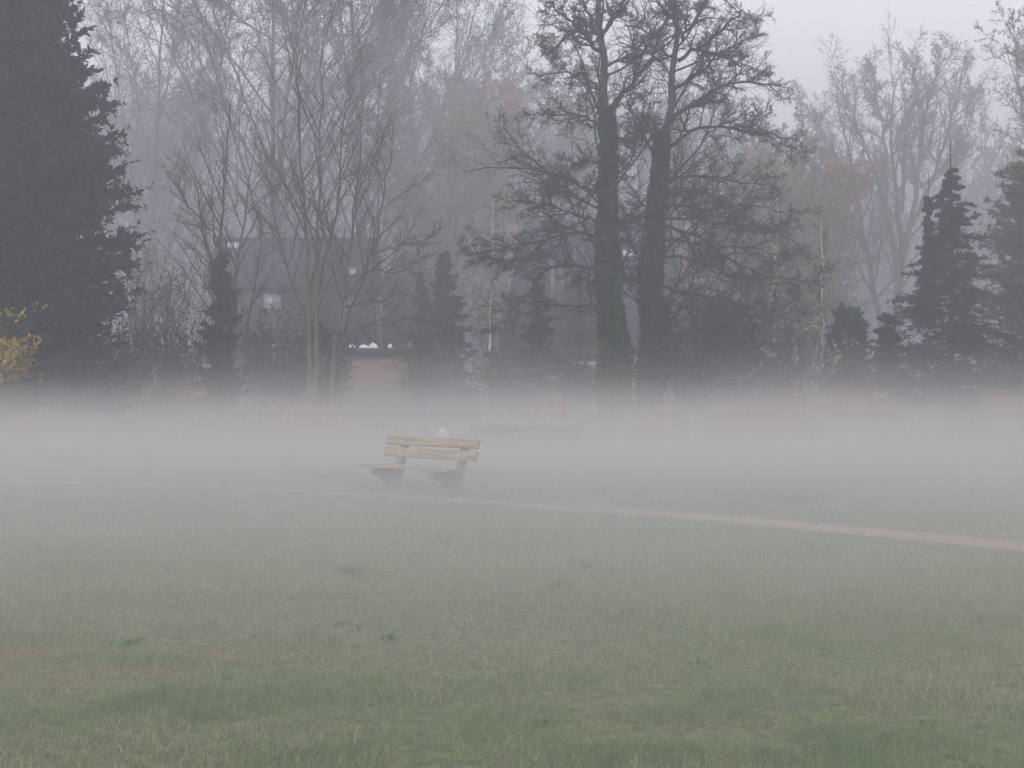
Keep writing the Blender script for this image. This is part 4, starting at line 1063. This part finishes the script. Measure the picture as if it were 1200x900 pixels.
# reeds on both shores
def reeds():
    rng = np.random.default_rng(700); X = []; Yy = []; H = []
    def clump(px, Y, wpx, n, h, dy=0.7):
        x = gx(px + rng.normal(0, wpx, n), Y); y = Y + rng.normal(0, dy, n)
        X.append(x); Yy.append(y); H.append(h * rng.uniform(0.5, 1.15, n))
    for px in range(-60, 1280, 34):
        clump(px + rng.uniform(-12, 12), 44.0 + rng.uniform(-.3, .5), 13, int(rng.uniform(60, 380)), rng.uniform(.45, .85))
        clump(px + rng.uniform(-12, 12), 55.4 + rng.uniform(-.5, .8), 13, int(rng.uniform(80, 420)), rng.uniform(.7, 1.5))
    for px, Y, w_, n_, h_ in [(45, 46, 22, 1100, 1.2), (115, 46, 16, 500, 1.0), (355, 45.5, 26, 1400, 1.25), (215, 55, 12, 500, 1.9), (300, 45, 30, 700, 0.9), (870, 46, 24, 1300, 1.1), (912, 47, 18, 800, 1.3), (1000, 55, 30, 800, 1.6),
                              (180, 54.5, 10, 300, 2.0), (700, 46, 26, 900, 0.9), (770, 45.5, 22, 700, 1.0), (590, 45.5, 22, 500, 0.8), (430, 46, 24, 600, 0.9)]:
        clump(px, Y, w_, n_, h_, 0.9)
    x = np.concatenate(X); y = np.concatenate(Yy); h = np.concatenate(H); n = len(x)
    z = np.maximum(ground_h(x, y), -0.5)
    u = rng.uniform(0, 1, (n, 1)); col = np.array([0.32, 0.14, 0.09]) * (1 - u) + np.array([0.50, 0.27, 0.17]) * u
    v, q, t, c = blades(x, y, h + np.maximum(0, -z) * .6, rng.uniform(.012, .024, n), col, lean=0.14, rng=rng, z=z)
    g = Geo(); g.add(v, q, c); g.f.append(t); return g
tag(reeds().build('reeds', M['grass']), 'dry reddish reeds fringing the misty pond', 'reeds', kind='stuff')

# rough vegetation on the far bank
def undergrowth():
    rng = np.random.default_rng(710); n = 60000
    y = rng.uniform(55.5, 84, n); x = rng.uniform(-1, 1, n) * (0.42 * y + 3)
    c_ = fbm(x * .5, y * .5, 77, 3); keep = rng.uniform(0, 1, n) < np.clip((c_ - .3) * 3, 0.05, 1)
    x, y, c_ = x[keep], y[keep], c_[keep]; n = len(x); h = (0.15 + 1.0 * np.clip(c_ - .35, 0, 1)) * rng.uniform(.5, 1.4, n)
    u = rng.uniform(0, 1, (n, 1)); col = np.array([0.040, 0.050, 0.024]) * (1 - u) + np.array([0.12, 0.09, 0.055]) * u
    v, q, t, c = blades(x, y, h, rng.uniform(.03, .06, n), col, lean=0.6, rng=rng, z=ground_h(x, y))
    g = Geo(); g.add(v, q, c); g.f.append(t); return g
tag(undergrowth().build('undergrowth', M['grass']), 'rough brown and green undergrowth on the far bank', 'undergrowth', kind='stuff')

# ------------------------------------------------------------------ bench
def bench():
    th = R(-44); cx, cyy = gx(489, 24.8), 24.8
    L = 2.32; hl = L / 2; SX = 0.76
    root = empty('park_bench', (cx, cyy, 0)); root.rotation_euler = (0, 0, th)
    tag(root, 'weathered wooden park bench with two curved concrete supports beside the path', 'bench')
    # local axes: x along the bench, -y is the front
    def slab(cy_, cz, w, t, tilt):
        c, s_ = math.cos(tilt), math.sin(tilt)
        return [(cy_ + a * c - b * s_, cz + a * s_ + b * c) for a, b in ((-w / 2, -t / 2), (w / 2, -t / 2), (w / 2, t / 2), (-w / 2, t / 2))]
    def plank(name, pl):
        g = Geo(); g.prism(pl, -hl, hl, axis=0); return g.build(name, M['wood_bench'], root, bevel=0.008)
    for k_ in range(3):
        plank('seat_plank', slab(-0.30 + k_ * 0.195, 0.447 - k_ * 0.012, 0.18, 0.055, R(-3.5)))
    A = R(18)
    def face(z): return 0.225 + (z - 0.42) * math.tan(A)      # front face line of the uprights
    bp = []
    for z, w in ((0.655, 0.165), (0.853, 0.155)):
        o = plank('back_plank', slab(face(z) - 0.024 / math.cos(A), z, w, 0.045, R(90) - A)); bp.append((o, z))
    for sx in (-SX, SX):
        pr = [(-0.385, 0.405), (-0.385, 0.315), (-0.26, 0.275), (-0.12, 0.215), (-0.045, 0.155), (-0.06, 0.10), (-0.12, 0.035), (-0.165, 0.0), (-0.165, -0.06), (0.24, -0.06), (0.24, 0.0),
              (0.245, 0.08), (0.275, 0.20), (0.345, 0.40), (face(0.92) + 0.115, 0.915), (face(0.92), 0.92), (face(0.42), 0.42), (0.19, 0.385), (0.0, 0.385)]
        g = Geo(); g.prism(pr, sx - 0.055, sx + 0.055, axis=0)
        g.build('support', M['concrete'], root, bevel=0.012)
    for (o, z) in bp:
        for sx in (-SX, SX):
            g = Geo(); c, s_ = math.cos(A), math.sin(A)
            yb = face(z) - 0.0465 / c * 1.0; zb_ = z
            ring = lambda r, d: [(sx + r * math.cos(a), yb - d * c + r * math.sin(a) * s_, zb_ + d * s_ + r * math.sin(a) * c) for a in np.arange(10) / 10 * 2 * math.pi]
            v = ring(0.024, -0.004) + ring(0.024, 0.006) + ring(0.012, 0.014)
            g.add(v, [(a, (a + 1) % 10, 10 + (a + 1) % 10, 10 + a) for a in range(10)] + [(10 + a, 10 + (a + 1) % 10, 20 + (a + 1) % 10, 20 + a) for a in range(10)])
            g.add(v[20:], [tuple(range(10))])
            g.build('bolt', M['metal'], o)
bench()

# ------------------------------------------------------------------ weeds and tufts in the meadow
def weed(px, py, w, h, label, seed, c0=(0.10, 0.16, 0.055), c1=(0.17, 0.25, 0.085), n=70, name='weed', leafw=0.02):
    rng = np.random.default_rng(seed); Y = FPX * EYE / (py - HOR); x0 = gx(px, Y)
    a = rng.uniform(0, 2 * math.pi, n); r_ = np.abs(rng.normal(0, .40, n)) * w * (1 + .5 * np.sin(3 * a + seed)); h = h * 0.72
    u = rng.uniform(0, 1, (n, 1)); col = np.array(c0) * (1 - u) + np.array(c1) * u
    v, q, t, c = blades(x0 + np.cos(a) * r_, Y + np.sin(a) * r_, h * rng.uniform(.4, 1.1, n), np.full(n, leafw) * rng.uniform(.6, 1.3, n), col * rng.uniform(.7, 1.5, (n, 1)), lean=1.7, rng=rng)
    g = Geo(); g.add(v, q, c); g.f.append(t)
    tag(g.build(name, M['grass'], loc=np.array([x0, Y, 0])), label, 'weed', 'leafy weeds in the meadow')
weed(152, 759, 0.13, 0.12, 'bright green leafy weed alone in the grass at lower left', 801, (0.09, 0.19, 0.05), (0.14, 0.27, 0.08), 60, leafw=0.024)
weed(410, 674, 0.17, 0.14, 'dark leafy weed, the wide one in the meadow below the bench', 802, n=150)
weed(403, 738, 0.16, 0.13, 'dark leafy weed in the meadow below the wide one', 803)
weed(452, 752, 0.07, 0.12, 'small dark weed right of the lower pair in the meadow', 804, n=50)
weed(655, 690, 0.12, 0.17, 'thin dark weed in the meadow right of the middle', 805, n=50)
weed(690, 668, 0.14, 0.12, 'low dark weed patch far out in the meadow, right of centre', 806, n=90)
weed(640, 850, 0.10, 0.07, 'small dark tuft in the near grass right of centre', 807, n=60)
weed(820, 780, 0.09, 0.08, 'small dark tuft in the near grass, right half', 808, n=50)
weed(1085, 852, 0.09, 0.08, 'dark leafy tuft in the near grass at lower right', 809, n=70)
weed(520, 640, 0.13, 0.14, 'faint dark weed clump in the mist just below the bench', 810, n=70)
weed(940, 590, 0.38, 0.16, 'faint dark clump in the mist beyond the path, right of the bench', 811, n=420)
